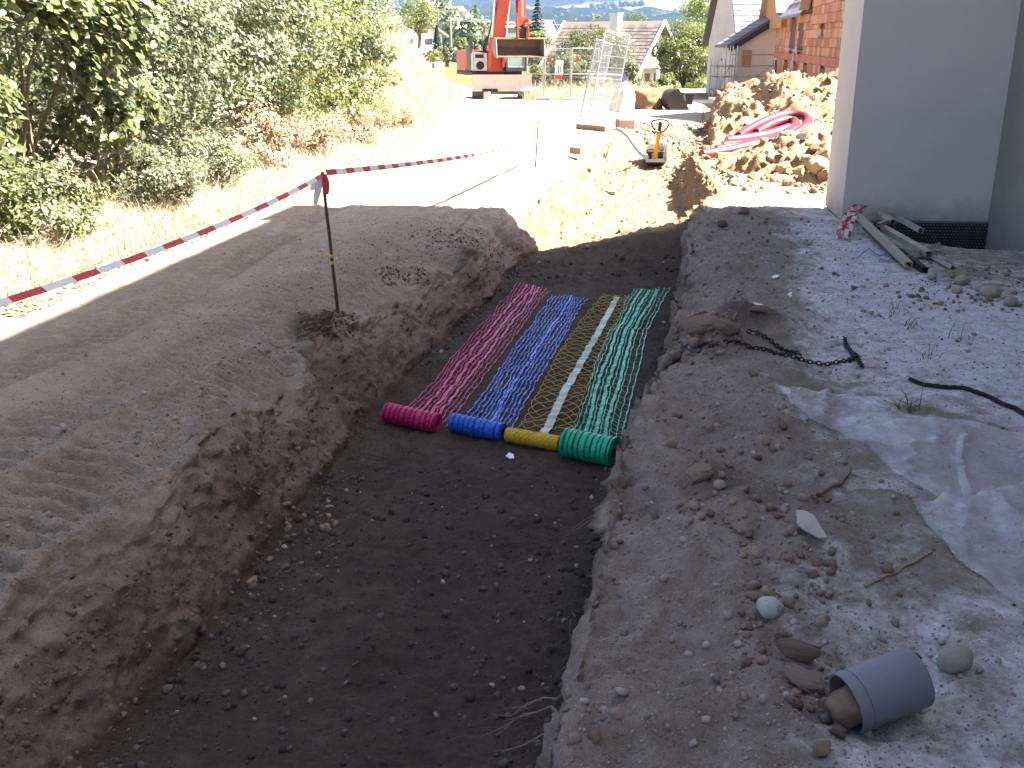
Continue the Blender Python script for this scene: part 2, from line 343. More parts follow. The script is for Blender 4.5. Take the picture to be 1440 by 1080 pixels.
def topz(X, Y, Lx, Rx):
    """ground outside the trench, before fine relief"""
    d = smooth_itp(Y, K_H, 1.5) + .25 * fbm(Y * .5, 0 * Y, 0 * Y + 1, 3) - X
    z = .85 * sstep(0, 3.2, d) + .10 * sstep(-.5, .3, d)
    z = z + 1.75 * np.exp(-((X + 4.6) / 1.7) ** 2 - ((Y - 38) / 7) ** 2)
    z = z - .46 * np.exp(-np.abs((X - 5.25) / 1.15) ** 3 - np.abs((Y - 11.0) / 1.35) ** 3)
    z = z + np.where(X <= Lx + 1e-6, tracks(X, Y), 0)
    for (sx, sy, r, a) in SOIL: z = z + a * np.exp(-((X - sx) ** 2 + ((Y - sy) * .8) ** 2) / r ** 2)
    orr = X - Rx
    z = z + np.where(orr > 0, (.05 * fbm(X * 1.6, Y * 1.6, 0 * X + 5, 4) + .04) * sstep(1.5, .3, orr) * sstep(26, 16, Y), 0)
    z = z - np.where(orr > 0, .06 * np.exp(-orr / .22), 0) - np.where(X <= Lx + 1e-6, (.20 + .16 * fbm(Y * 1.1, 0 * Y, 0 * Y + 6, 3)) * np.exp(-(np.maximum(Lx - X, 0) / .34) ** 1.25), 0) * sstep(30, 20, Y)
    z = z - .028 * np.exp(-((orr - .95) / .16) ** 2) * sstep(9, 3, Y)
    return z

EY = np.linspace(-3, 52, 5501); EL = [np.asarray(q) for q in edges(EY)]
def ed(y):
    i = min(5500, max(0, int((y + 3) * 100))); return [[float(q[i])] for q in EL]
def geo(a, b, n):       # offsets a..b with growing steps
    return np.concatenate([[0], np.geomspace(a, b, n)])
rows = np.concatenate([np.linspace(-3, 1.2, 22)[:-1], 1.2 * np.exp(np.arange(0, math.log(52 / 1.2), .0046))])
lo = np.cumsum(np.concatenate([[0], np.minimum(.011 * 1.018 ** np.arange(210), 1.2)])); lo = lo[lo < 27]
ro = np.cumsum(np.concatenate([[0], np.minimum(.011 * 1.0165 ** np.arange(230), 1.2)])); ro = ro[ro < 30]
NW, NF = 40, 104
nR = len(rows)
Lx, LFx, RFx, Rx = edges(rows)
D = smooth_itp(rows, K_D, .35)
Xs, Zs, Wm, Fm = [], [], [], []
for o in lo[::-1]: Xs.append(Lx - o); Zs.append(None); Wm.append(np.full(nR, math.exp(-o / .10))); Fm.append(np.zeros(nR))
for t in np.linspace(0, 1, NW + 2)[1:-1]: Xs.append(Lx + (LFx - Lx) * (t ** 1.2)); Zs.append(t); Wm.append(np.ones(nR) * min(1, (1 - t) * 9)); Fm.append(np.full(nR, max(0, t * 5 - 4)))
for t in np.linspace(0, 1, NF): Xs.append(LFx + (RFx - LFx) * t); Zs.append(1.0); Wm.append(np.zeros(nR)); Fm.append(np.ones(nR))
for t in np.linspace(1, 0, NW + 2)[1:-1]: Xs.append(Rx + (RFx - Rx) * (t ** 1.2)); Zs.append(t); Wm.append(np.ones(nR) * min(1, (1 - t) * 9)); Fm.append(np.full(nR, max(0, t * 5 - 4)))
for o in ro: Xs.append(Rx + o); Zs.append(None); Wm.append(np.full(nR, math.exp(-o / .10))); Fm.append(np.zeros(nR))
X = np.stack(Xs, 1); Y = np.repeat(rows[:, None], X.shape[1], 1); W = np.stack(Wm, 1); F = np.stack(Fm, 1)
nC = X.shape[1]; Z = np.zeros_like(X); L2, R2 = np.repeat(Lx[:, None], nC, 1), np.repeat(Rx[:, None], nC, 1)
top = topz(X, Y, L2, R2)
rimL = topz(Lx, rows, Lx + .001, Rx); rimR = topz(Rx, rows, Lx, Rx - .001)
fl = np.zeros_like(X)
iL, iF0, iF1, iR = len(lo), len(lo) + NW, len(lo) + NW + NF, len(lo) + 2 * NW + NF
fr = np.clip((X - L2) / (R2 - L2), 0, 1)
flo = -np.repeat(D[:, None], nC, 1) + .32 * sstep(.1, 1, fr) * np.where(Y < 11.9, np.exp(-((Y - 11.9) / .65) ** 2), np.exp(-((Y - 11.9) / 1.6) ** 2)) + .02 * np.sin(Y * 2.1 + 1.5 * fr) * sstep(11.5, 13, Y) * sstep(20, 17, Y)
flo = flo + .07 * (np.exp(-(fr / .10) ** 2) + np.exp(-((1 - fr) / .10) ** 2)) * (.6 + .8 * fbm(X * 2, Y * 2, 0 * X, 3)) * sstep(22, 18, Y)
for j, t in enumerate(Zs):
    if t is None: Z[:, j] = top[:, j]
    else:
        rim = rimL if j < iF0 else rimR
        tt = 1.0 if iF0 <= j < iF1 else t
        if j >= iF0 and j < iF1: Z[:, j] = flo[:, j]
        else: Z[:, j] = rim + (flo[:, j] - rim) * tt
Z = Z + plane(Y)
def normals(X, Y, Z):
    P = np.stack([X, Y, Z], -1); du = np.gradient(P, axis=0); dv = np.gradient(P, axis=1)
    n = np.cross(dv, du); n /= np.linalg.norm(n, axis=-1, keepdims=True) + 1e-9
    n[n[..., 2] < -.2] *= -1
    return n
N = normals(X, Y, Z)
tr = sstep(28, 20, Y)                                   # the trench fades out
W = W * tr; F = F * tr
right = ((X > R2) & (F < .5)).astype(float); left = (X <= L2 + 1e-6).astype(float)
orr = np.maximum(X - R2, 0)
bank = right * sstep(1.7, .4, orr) * sstep(24, 14, Y)
big = fbm(X * 2.2, Y * 2.2, Z * 2.2, 4); mid = fbm(X * 7, Y * 7, Z * 7, 4); fine = fbm(X * 26, Y * 26, Z * 26, 3)
ridg = 1 - 2 * np.abs(fbm(X * 4.3 + 7, Y * 4.3, Z * 6, 3))
disp = .006 * big + .004 * mid * (1 - F) + .0022 * fine
disp += W * (.030 * big + .022 * mid + .010 * ridg + .012 * fine + .005 * fbm(X * 2, Y * 10, Z * 1.5, 3) + .010 * fbm(X * 15, Y * 15, Z * 15, 3))
disp += F * (.006 * big + .011 * mid + .008 * fine + .006 * np.maximum(0, fbm(X * 14, Y * 14, Z * 14, 2)))
disp += bank * (.028 * big + .020 * mid + .014 * np.maximum(ridg, 0) + .009 * fine + .013 * fbm(X * 1.6, Y * 8.5, 0 * X + 3, 3))
disp += right * (1 - bank) * .004 * mid
lit = F * sstep(11.6, 12.6, Y); disp += lit * (.018 * mid + .014 * fine + .022 * fbm(X * .8, Y * 5, 0 * X + 8, 3))
rough_ = W * sstep(11.3, 12.6, Y) * np.where(fr > .5, .3, .9); disp += rough_ * (.05 * mid + .02 * fine + .04 * ridg - .14 * sstep(.10, .45, fbm(X * 2.1 + 3, Y * 2.1, Z * 2.6, 3)))
disp += (left * np.exp(-np.maximum(L2 - X, 0) / .35) * sstep(26, 16, Y)) * (.022 * big + .022 * mid + .016 * np.maximum(ridg, 0) + .014 * fine)
disp += left * sstep(9, 5, Y) * .004 * fbm(X * 38, Y * 38, Z * 38, 2) + left * np.exp(-np.maximum(L2 - X, 0) / .5) * .010 * np.maximum(0, fbm(X * 17, Y * 17, Z * 17, 3))
disp *= np.clip(1.6 - W * 0, 0, 1)
hor = sstep(3.2, 5.5, np.abs(X))                        # coarse columns: keep only broad relief
disp = disp * (1 - .5 * hor)
X = X + N[..., 0] * disp; Y2 = Y + N[..., 1] * disp; Z = Z + N[..., 2] * disp
# overhanging lumps torn out of the left wall
# masks of what the ground is made of
soil = np.zeros_like(X)
for (sx, sy, r, a) in SOIL: soil += np.exp(-(((X - sx) ** 2 + ((Y - sy) * .75) ** 2) / (r * 1.0) ** 2) ** 1.5)
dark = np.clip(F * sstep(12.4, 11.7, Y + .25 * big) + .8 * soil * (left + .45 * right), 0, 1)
chalk = right * sstep(.55, 1.35, orr + .30 * big + .22 * sstep(6.5, 3.5, Y)) * sstep(-.85, .25, fbm(X * .9, Y * .9, 0 * X + 2, 4) + .25) * sstep(30, 14, Y)
chalk = chalk * (1 - .75 * np.exp(-((X - 4.3) / 1.0) ** 2 - ((Y - 8.6) / 1.3) ** 2))
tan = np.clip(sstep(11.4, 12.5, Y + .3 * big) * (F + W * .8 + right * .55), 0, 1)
Wc = np.zeros_like(W)
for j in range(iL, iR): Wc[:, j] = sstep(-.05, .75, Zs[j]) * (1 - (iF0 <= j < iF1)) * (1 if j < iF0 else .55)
Wc = Wc * tr
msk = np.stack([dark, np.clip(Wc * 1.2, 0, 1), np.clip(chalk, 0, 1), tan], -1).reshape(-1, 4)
idx = np.arange(nR * nC).reshape(nR, nC)
quads = np.stack([idx[:-1, :-1], idx[:-1, 1:], idx[1:, 1:], idx[1:, :-1]], -1).reshape(-1, 4)
quads = quads[::, ::1]

def ground_mat():
    m = bpy.data.materials.new('site_earth'); m.use_nodes = True; N, Lk = m.node_tree.nodes, m.node_tree.links; b = N['Principled BSDF']
    b.inputs['Roughness'].default_value = .95; b.inputs['Specular IOR Level'].default_value = .15
    tc = N.new('ShaderNodeTexCoord').outputs['Object']
    def noise(sc, det=6, rg=.6):
        n = N.new('ShaderNodeTexNoise'); n.inputs['Scale'].default_value = sc; n.inputs['Detail'].default_value = det; n.inputs['Roughness'].default_value = rg; Lk.new(tc, n.inputs['Vector']); return n.outputs['Fac']
    def ramp(f, a, c2, p0=.35, p1=.65):
        r = N.new('ShaderNodeValToRGB'); r.color_ramp.elements[0].position = p0; r.color_ramp.elements[1].position = p1
        r.color_ramp.elements[0].color = (*a, 1); r.color_ramp.elements[1].color = (*c2, 1); Lk.new(f, r.inputs['Fac']); return r.outputs['Color']
    def mix(f, a, c2):
        x = N.new('ShaderNodeMix'); x.data_type = 'RGBA'
        if isinstance(f, float): x.inputs[0].default_value = f
        else: Lk.new(f, x.inputs[0])
        Lk.new(a, x.inputs[6]); Lk.new(c2, x.inputs[7]); return x.outputs[2]
    def math_(op, a, c2):
        x = N.new('ShaderNodeMath'); x.operation = op; x.use_clamp = True
        for i, q in enumerate((a, c2)):
            if isinstance(q, (int, float)): x.inputs[i].default_value = q
            else: Lk.new(q, x.inputs[i])
        return x.outputs[0]
    at_ = N.new('ShaderNodeAttribute'); at_.attribute_name = 'soil'
    sp = N.new('ShaderNodeSeparateColor'); Lk.new(at_.outputs['Color'], sp.inputs[0])
    n1, n2, n3 = noise(1.7, 8, .65), noise(9, 8, .7), noise(55, 4, .6)
    road = mix(.45, ramp(n1, (.24, .19, .145), (.335, .28, .225)), ramp(n2, (.19, .152, .118), (.365, .31, .255)))
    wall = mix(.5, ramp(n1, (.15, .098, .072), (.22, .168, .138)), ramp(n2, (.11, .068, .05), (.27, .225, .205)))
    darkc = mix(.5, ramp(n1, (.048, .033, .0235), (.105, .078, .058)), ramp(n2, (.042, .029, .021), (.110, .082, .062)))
    chalkc = mix(.4, ramp(n2, (.36, .33, .30), (.72, .70, .69), .36, .58), ramp(n3, (.34, .31, .29), (.72, .70, .69), .3, .60))
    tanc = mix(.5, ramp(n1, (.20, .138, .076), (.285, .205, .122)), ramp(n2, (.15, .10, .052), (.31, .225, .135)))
    edge = math_('SUBTRACT', n2, .5)
    def soft(ch, k=1.6):
        s_ = math_('MULTIPLY', edge, k)
        x = N.new('ShaderNodeMath'); x.operation = 'SUBTRACT'; Lk.new(n2, x.inputs[0]); x.inputs[1].default_value = .5
        y = N.new('ShaderNodeMath'); y.operation = 'MULTIPLY_ADD'; Lk.new(x.outputs[0], y.inputs[0]); y.inputs[1].default_value = k; Lk.new(ch, y.inputs[2])
        mr = N.new('ShaderNodeMapRange'); mr.inputs[1].default_value = .2; mr.inputs[2].default_value = .8; Lk.new(y.outputs[0], mr.inputs[0]); mr.clamp = True
        return mr.outputs[0]
    c = mix(soft(sp.outputs[2]), road, chalkc)
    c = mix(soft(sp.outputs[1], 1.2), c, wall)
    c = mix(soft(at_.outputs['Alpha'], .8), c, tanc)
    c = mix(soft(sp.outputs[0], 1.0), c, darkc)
    fv = N.new('ShaderNodeMapRange'); fv.inputs[1].default_value = .3; fv.inputs[2].default_value = .7; fv.inputs[3].default_value = .68; fv.inputs[4].default_value = 1.28
    fa = N.new('ShaderNodeMath'); fa.operation = 'MULTIPLY_ADD'; Lk.new(noise(190, 3, .7), fa.inputs[0]); fa.inputs[1].default_value = .5; fm = N.new('ShaderNodeMath'); fm.operation = 'MULTIPLY'; Lk.new(noise(42, 5, .75), fm.inputs[0]); fm.inputs[1].default_value = .5; Lk.new(fm.outputs[0], fa.inputs[2]); Lk.new(fa.outputs[0], fv.inputs[0])
    hv = N.new('ShaderNodeHueSaturation'); Lk.new(fv.outputs[0], hv.inputs['Value']); Lk.new(c, hv.inputs['Color']); c = hv.outputs['Color']
    # grit
    vo = N.new('ShaderNodeTexVoronoi'); vo.inputs['Scale'].default_value = 95; Lk.new(tc, vo.inputs['Vector'])
    sv = N.new('ShaderNodeSeparateColor'); Lk.new(vo.outputs['Color'], sv.inputs[0])
    grit = math_('MULTIPLY', math_('GREATER_THAN', sv.outputs[0], .86), math_('LESS_THAN', vo.outputs['Distance'], .32))
    hs = N.new('ShaderNodeHueSaturation'); hs.inputs['Value'].default_value = 1.32; hs.inputs['Saturation'].default_value = .8; Lk.new(c, hs.inputs['Color'])
    c = mix(math_('MULTIPLY', grit, .75), c, hs.outputs['Color'])
    Lk.new(c, b.inputs['Base Color'])
    h1 = N.new('ShaderNodeMath'); h1.operation = 'MULTIPLY_ADD'; Lk.new(noise(120, 6, .7), h1.inputs[0]); h1.inputs[1].default_value = .35; Lk.new(noise(28, 8, .68), h1.inputs[2])
    h2 = N.new('ShaderNodeMath'); h2.operation = 'MULTIPLY_ADD'; Lk.new(grit, h2.inputs[0]); h2.inputs[1].default_value = .15; Lk.new(h1.outputs[0], h2.inputs[2])
    bp = N.new('ShaderNodeBump'); bp.inputs['Strength'].default_value = .9; bp.inputs['Distance'].default_value = .045
    Lk.new(h2.outputs[0], bp.inputs['Height']); Lk.new(bp.outputs['Normal'], b.inputs['Normal'])
    return m
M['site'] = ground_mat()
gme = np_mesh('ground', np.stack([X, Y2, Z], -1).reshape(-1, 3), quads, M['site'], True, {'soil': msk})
ground = tag(link('ground', gme), kind='structure')
bpy.context.view_layer.update()
from mathutils.bvhtree import BVHTree
BV = BVHTree.FromObject(ground, bpy.context.evaluated_depsgraph_get())
def gh(x, y):
    h = BV.ray_cast(Vector((x, y, 12)), Vector((0, 0, -1)))
    return h[0].z if h[0] is not None else plane(y)
def rayhit(px, py):
    """where the photo's pixel meets the ground"""
    o = Vector((0, 0, HC)); d = (at(px, py, Y=10.0) - o).normalized(); h = BV.ray_cast(o, d)
    return h[0] if h[0] is not None else at(px, py)

# ------------------------------------------------------------------ far terrain: valley and hills
def far_z(X, Y):
    X = np.asarray(X, float); Y = np.asarray(Y, float)
    d = np.sqrt(X * X + Y * Y); front = np.maximum(Y, 0)
    z = -GRADE * np.minimum(front, 70) - .028 * np.clip(front - 70, 0, 160) - .006 * np.clip(front - 230, 0, 500)
    z = z + 2.8 * sstep(-3, -10, X) * sstep(50, 95, Y) * sstep(420, 200, Y) + 5 * sstep(250, 700, front) * sstep(40, -120, X) * sstep(1500, 800, front)
    z = z + 105 * sstep(700, 2900, front) ** 1.25 + 260 * sstep(2300, 4600, front) ** 1.2
    r = fbm(X / 620, Y / 620, 0 * X + 4, 5)
    return z + (26 * r * sstep(700, 1700, d) + 34 * fbm(X / 260, Y / 260, 0 * X, 4) * sstep(2000, 3300, d)) + 1.0 * fbm(X / 60, Y / 60, 0 * X, 3) * sstep(150, 300, d)
fy = np.concatenate([np.linspace(-60, 49, 14), 50.5 * np.exp(np.linspace(0, math.log(5200 / 50.5), 250))[0:]])
ft = np.concatenate([-np.geomspace(1, .012, 70), np.linspace(-.01, .01, 3), np.geomspace(.012, 1, 70)])
FX = np.repeat((np.maximum(fy, 60) * 1.0 + 60)[:, None], len(ft), 1) * np.sign(ft) * np.abs(ft) ** 1.0
FY = np.repeat(fy[:, None], len(ft), 1)
FZ = far_z(FX, FY) - np.where(FY < 50.2, .9, 0) - .03
FZ = FZ - 2.2 * (FY < 50.2)
for_ = fbm(FX / 330 + 3, FY / 330, 0 * FX, 4)
woods = sstep(-.05, .12, for_ + 1.4 * sstep(2350, 2600, FY) + .30 - 1.1 * np.exp(-((FY - 2250) / 260) ** 2 - ((FX - 105) / 125) ** 2)) * sstep(300, 700, FY)
FZ = FZ + woods * sstep(700, 1200, FY) * (9 + 7 * fbm(FX / 22, FY / 22, 0 * FX, 2))
def far_mat():
    m = bpy.data.materials.new('valley'); m.use_nodes = True; N, Lk = m.node_tree.nodes, m.node_tree.links; b = N['Principled BSDF']
    b.inputs['Roughness'].default_value = 1; b.inputs['Specular IOR Level'].default_value = 0
    tc = N.new('ShaderNodeTexCoord').outputs['Object']
    at_ = N.new('ShaderNodeAttribute'); at_.attribute_name = 'woods'
    def noise(sc, det=8):
        n = N.new('ShaderNodeTexNoise'); n.inputs['Scale'].default_value = sc; n.inputs['Detail'].default_value = det; n.inputs['Roughness'].default_value = .7; Lk.new(tc, n.inputs['Vector']); return n.outputs['Fac']
    def ramp(f, a, c2):
        r = N.new('ShaderNodeValToRGB'); r.color_ramp.elements[0].position = .38; r.color_ramp.elements[1].position = .62
        r.color_ramp.elements[0].color = (*a, 1); r.color_ramp.elements[1].color = (*c2, 1); Lk.new(f, r.inputs['Fac']); return r.outputs['Color']
    x = N.new('ShaderNodeMix'); x.data_type = 'RGBA'; Lk.new(at_.outputs['Fac'], x.inputs[0])
    Lk.new(ramp(noise(.012), (.055, .07, .028), (.13, .13, .06)), x.inputs[6]); Lk.new(ramp(noise(.03), (.006, .010, .008), (.014, .020, .013)), x.inputs[7])
    a2 = N.new('ShaderNodeAttribute'); a2.attribute_name = 'site'; x2 = N.new('ShaderNodeMix'); x2.data_type = 'RGBA'; Lk.new(a2.outputs['Fac'], x2.inputs[0]); Lk.new(x.outputs[2], x2.inputs[6]); Lk.new(ramp(noise(.5), (.27, .22, .14), (.36, .31, .23)), x2.inputs[7])
    Lk.new(x2.outputs[2], b.inputs['Base Color'])
    bp = N.new('ShaderNodeBump'); bp.inputs['Distance'].default_value = 6; Lk.new(noise(.06), bp.inputs['Height']); Lk.new(bp.outputs['Normal'], b.inputs['Normal'])
    return m
site = sstep(88, 74, FY + 4 * fbm(FX / 9, FY / 9, 0 * FX, 3))
fi = np.arange(FX.size).reshape(FX.shape)
fq = np.stack([fi[:-1, :-1], fi[:-1, 1:], fi[1:, 1:], fi[1:, :-1]], -1).reshape(-1, 4)
tag(link('hills', np_mesh('hills', np.stack([FX, FY, FZ], -1).reshape(-1, 3), fq, far_mat(), True, {'woods': woods.reshape(-1), 'site': site.reshape(-1)})), kind='structure')

# ------------------------------------------------------------------ scatter helpers
ICO = None
def ico(sub):
    bm = bmesh.new(); bmesh.ops.create_icosphere(bm, subdivisions=sub, radius=1); bm.verts.index_update()
    v = np.array([q.co[:] for q in bm.verts]); f = np.array([[q.index for q in t.verts] for t in bm.faces]); bm.free(); return v, f
def rotm(n):
    q = RNG.normal(size=(n, 4)); q /= np.linalg.norm(q, axis=1, keepdims=True); a, b, c, d = q.T
    return np.stack([np.stack([1 - 2 * (c * c + d * d), 2 * (b * c - d * a), 2 * (b * d + c * a)], -1), np.stack([2 * (b * c + d * a), 1 - 2 * (b * b + d * d), 2 * (c * d - b * a)], -1), np.stack([2 * (b * d - c * a), 2 * (c * d + b * a), 1 - 2 * (b * b + c * c)], -1)], 1)
def pebbles(name, P, r, mat, parent=None, sub=1):
    """P (n,3) centres and r (n,) radii -> one mesh of small irregular stones"""
    bv, bf = ico(sub); n = len(P); k = len(bv)
    sh = 1 + RNG.uniform(-.28, .28, size=(n, k)); ax = RNG.uniform(.55, 1.2, size=(n, 1, 3))
    v = bv[None] * sh[..., None] * ax * r[:, None, None]
    v = np.einsum('nij,nkj->nki', rotm(n), v) + P[:, None, :]
    f = (bf[None] + (np.arange(n) * k)[:, None, None]).reshape(-1, 3)
    return link(name, np_mesh(name, v.reshape(-1, 3), f, mat), parent, kind='stuff')
def rock_mesh(name, seed, mat, pts=14, flat=.75, sub=0, jag=.12):
    rn = random.Random(seed); bm = bmesh.new()
    for i in range(pts):
        v = Vector((rn.gauss(0, 1), rn.gauss(0, 1), rn.gauss(0, 1))).normalized() * rn.uniform(.75, 1.05)
        bm.verts.new((v.x, v.y * rn.uniform(.8, 1), v.z * flat))
    r = bmesh.ops.convex_hull(bm, input=bm.verts[:])
    bmesh.ops.delete(bm, geom=list({g for g in r['geom_interior'] + r['geom_unused'] if isinstance(g, bmesh.types.BMVert)}), context='VERTS')
    if sub:
        bmesh.ops.bevel(bm, geom=bm.edges[:], offset=.09, segments=1, affect='EDGES')
        bmesh.ops.subdivide_edges(bm, edges=bm.edges[:], cuts=1, use_grid_fill=True)
        for v in bm.verts: v.co *= 1 + rn.uniform(-jag, jag) * .35
        bmesh.ops.recalc_face_normals(bm, faces=bm.faces[:])
    me = bpy.data.meshes.new(name); bm.to_mesh(me); bm.free(); me.materials.append(mat)
    return me
def cobble_mesh(name, seed, mat, flat=.7):
    bv, bf = ico(3); o = seed * 3.7
    d = 1 + .22 * fbm(bv[:, 0] * .9 + o, bv[:, 1] * .9, bv[:, 2] * .9, 3) + .02 * fbm(bv[:, 0] * 5 + o, bv[:, 1] * 5, bv[:, 2] * 5, 2)
    v = bv * d[:, None] * np.array([1, .8, flat]); return np_mesh(name, v, bf, mat, True)
def leaf_mesh(name, P, size, outw, mat, six=False, droop=.3):
    """n folded leaf blades at P, facing roughly along outw"""
    n = len(P); nrm = outw + RNG.normal(size=(n, 3)) * .55; nrm[:, 2] += .35; nrm /= np.linalg.norm(nrm, axis=1, keepdims=True) + 1e-9
    t = RNG.normal(size=(n, 3)); t[:, 2] -= droop; t -= nrm * np.sum(t * nrm, 1, keepdims=True); t /= np.linalg.norm(t, axis=1, keepdims=True) + 1e-9
    s = np.cross(nrm, t); sz = size * RNG.uniform(.65, 1.25, size=(n, 1))
    if six:
        tpl = [(-.5, 0, 0), (-.22, .36, .07), (.2, .36, .07), (.55, 0, -.06), (.2, -.36, .07), (-.22, -.36, .07)]; fc = [(0, 1, 2, 3), (0, 3, 4, 5)]
    else:
        tpl = [(-.5, 0, 0), (0, .30, .05), (.5, 0, -.05), (0, -.30, .05)]; fc = [(0, 1, 2), (0, 2, 3)]
    v = np.stack([P + sz * (a * t + b * s + c * nrm) for a, b, c in tpl], 1); k = len(tpl)
    f = (np.array(fc)[None] + (np.arange(n) * k)[:, None, None]).reshape(-1, len(fc[0]))
    return np_mesh(name, v.reshape(-1, 3), f, mat)
def blades(name, P, h, wd, mat, lean=.35, seg=2):
    n = len(P); a = RNG.uniform(0, 2 * np.pi, n); side = np.stack([np.cos(a), np.sin(a), 0 * a], -1)
    ln = RNG.normal(size=(n, 2)) * lean; hh = h * RNG.uniform(.5, 1.2, n); ww = wd * RNG.uniform(.7, 1.3, n)
    V = []
    for i in range(seg + 1):
        q = i / seg; c = P + np.stack([ln[:, 0] * hh * q * q, ln[:, 1] * hh * q * q, hh * q * (1 - .25 * q * np.hypot(ln[:, 0], ln[:, 1]))], -1)
        k = (1 - q * .9) * ww[:, None] / 2
        V += [c - side * k, c + side * k]
    V = np.stack(V, 1); k = V.shape[1]
    fc = np.array([(2 * i, 2 * i + 1, 2 * i + 3, 2 * i + 2) for i in range(seg)])
    f = (fc[None] + (np.arange(n) * k)[:, None, None]).reshape(-1, 4)
    return np_mesh(name, V.reshape(-1, 3), f, mat)

# ------------------------------------------------------------------ the house being rendered, right of the trench
hs = thing('rendered_house', 'tall grey rendered house corner standing right of the trench, its near side in shade', 'house', (3.58, 10.97, -.25))
A_, B_, C_, D_ = (3.58, 10.97), (3.71, 12.02), (5.13, 10.87), (5.27, 12.0)
MB().prism([A_, B_, D_, C_], 'z', -.24, 7.12).build('wall', [M['render']], hs, hs.location)
MB().prism([(C_[0] + .002, C_[1]), (D_[0] + .002, D_[1]), (14.2, 10.9), (11.8, -9.1), (2.73, -9.1)], 'z', -1.4, 8.92).build('recessed_wall', [M['render_dark']], hs, hs.location, label='recessed side wall, darker than the pier')
MB().prism([(3.50, 10.90), (5.128, 10.80), (5.268, 12.05), (3.66, 12.10)], 'z', 7.123, 7.22).build('pier_cap', M['concrete'], hs, hs.location)
rf = MB(); rf.add([(5.2, 12.05, 8.93), (14.3, 11.0, 8.93), (11.8, -9.2, 8.93), (2.65, -9.2, 8.93), (9.8, 11.5, 11.4), (7.2, -9.2, 11.4)], [(0, 3, 5, 4), (1, 4, 5, 2), (0, 4, 1), (3, 2, 5), (0, 1, 2, 3)])
rf.build('roof', M['tile_grey'], hs, hs.location)
MB().prism([(A_[0] - .012, A_[1] - .012), (B_[0] - .012, B_[1]), (B_[0] + .1, B_[1]), (A_[0] + .1, A_[1] + .1)], 'z', -.9, -.26).build('footing', M['concrete'], hs, hs.location)
MB().prism([(A_[0] + .05, A_[1] + .05), (B_[0] + .05, B_[1] - .03), (D_[0] - .02, D_[1] - .03), (C_[0] - .0, C_[1] + .04)], 'z', -1.3, -.243).build('foundation', M['concrete'], hs, hs.location)
# dimpled damp-proof sheet at the foot of the wall
mem = MB(); ux = Vector((C_[0] - A_[0], C_[1] - A_[1], 0)).normalized(); nf = Vector((ux.y, -ux.x, 0))
p0 = Vector((*A_, 0)) + ux * .35; p1 = Vector((*C_, 0)) + nf * .004
mem.add([p0 + nf * .02 + Vector((0, 0, -.9)), p1 + nf * .02 + Vector((0, 0, -.9)), p1 + nf * .02 + Vector((0, 0, -.262)), p0 + nf * .02 + Vector((0, 0, -.262)),
         p0 + nf * .002 + Vector((0, 0, -.9)), p1 + nf * .002 + Vector((0, 0, -.9)), p1 + nf * .002 + Vector((0, 0, -.262)), p0 + nf * .002 + Vector((0, 0, -.262))],
        [(0, 1, 2, 3), (7, 6, 5, 4), (3, 2, 6, 7), (0, 3, 7, 4), (1, 5, 6, 2)])
ms_ = mem.build('damp_proof_sheet', M['black_plastic'], hs, hs.location, label='black dimpled damp-proof sheet along the foot of the wall')
dm = MB()
nxs = int((p1 - p0).length / .036)
for r_ in range(16):
    for k in range(nxs):
        c_ = p0 + ux * (.02 + .036 * k + (.018 if r_ % 2 else 0)) + nf * .021 + Vector((0, 0, -.28 - .033 * r_))
        e1, e2 = ux * .011, Vector((0, 0, .009))
        dm.add([c_ - e1 - e2, c_ + e1 - e2, c_ + e1 + e2, c_ - e1 + e2, c_ + nf * .012 - e1 * .5 + e2 * .5, c_ + nf * .012 + e1 * .5 + e2 * .5, c_ + nf * .012 + e1 * .5 - e2 * .5, c_ + nf * .012 - e1 * .5 - e2 * .5], [(4, 5, 6, 7), (0, 1, 6, 7), (1, 2, 5, 6), (2, 3, 4, 5), (3, 0, 7, 4)])
M['dimple'] = pmat('dusty_dimple', (.16, .15, .145), (.03, .03, .032), 14, .5)
d_ = dm.build('dimple', M['dimple'], ms_, hs.location, kind='stuff')
for (px, py) in ((1344, 134), (1291, 137)):
    q = at(px, py, Y=10.92); k = MB(); ctr = Vector((q.x, 0, q.z)); t_ = (q.x - A_[0]) / ux.x; ctr.y = A_[1] + ux.y * t_
    k.tube([ctr + nf * .0005, ctr + nf * .003], .062, 20); k.build('filled_patch', M['render'], hs, hs.location)

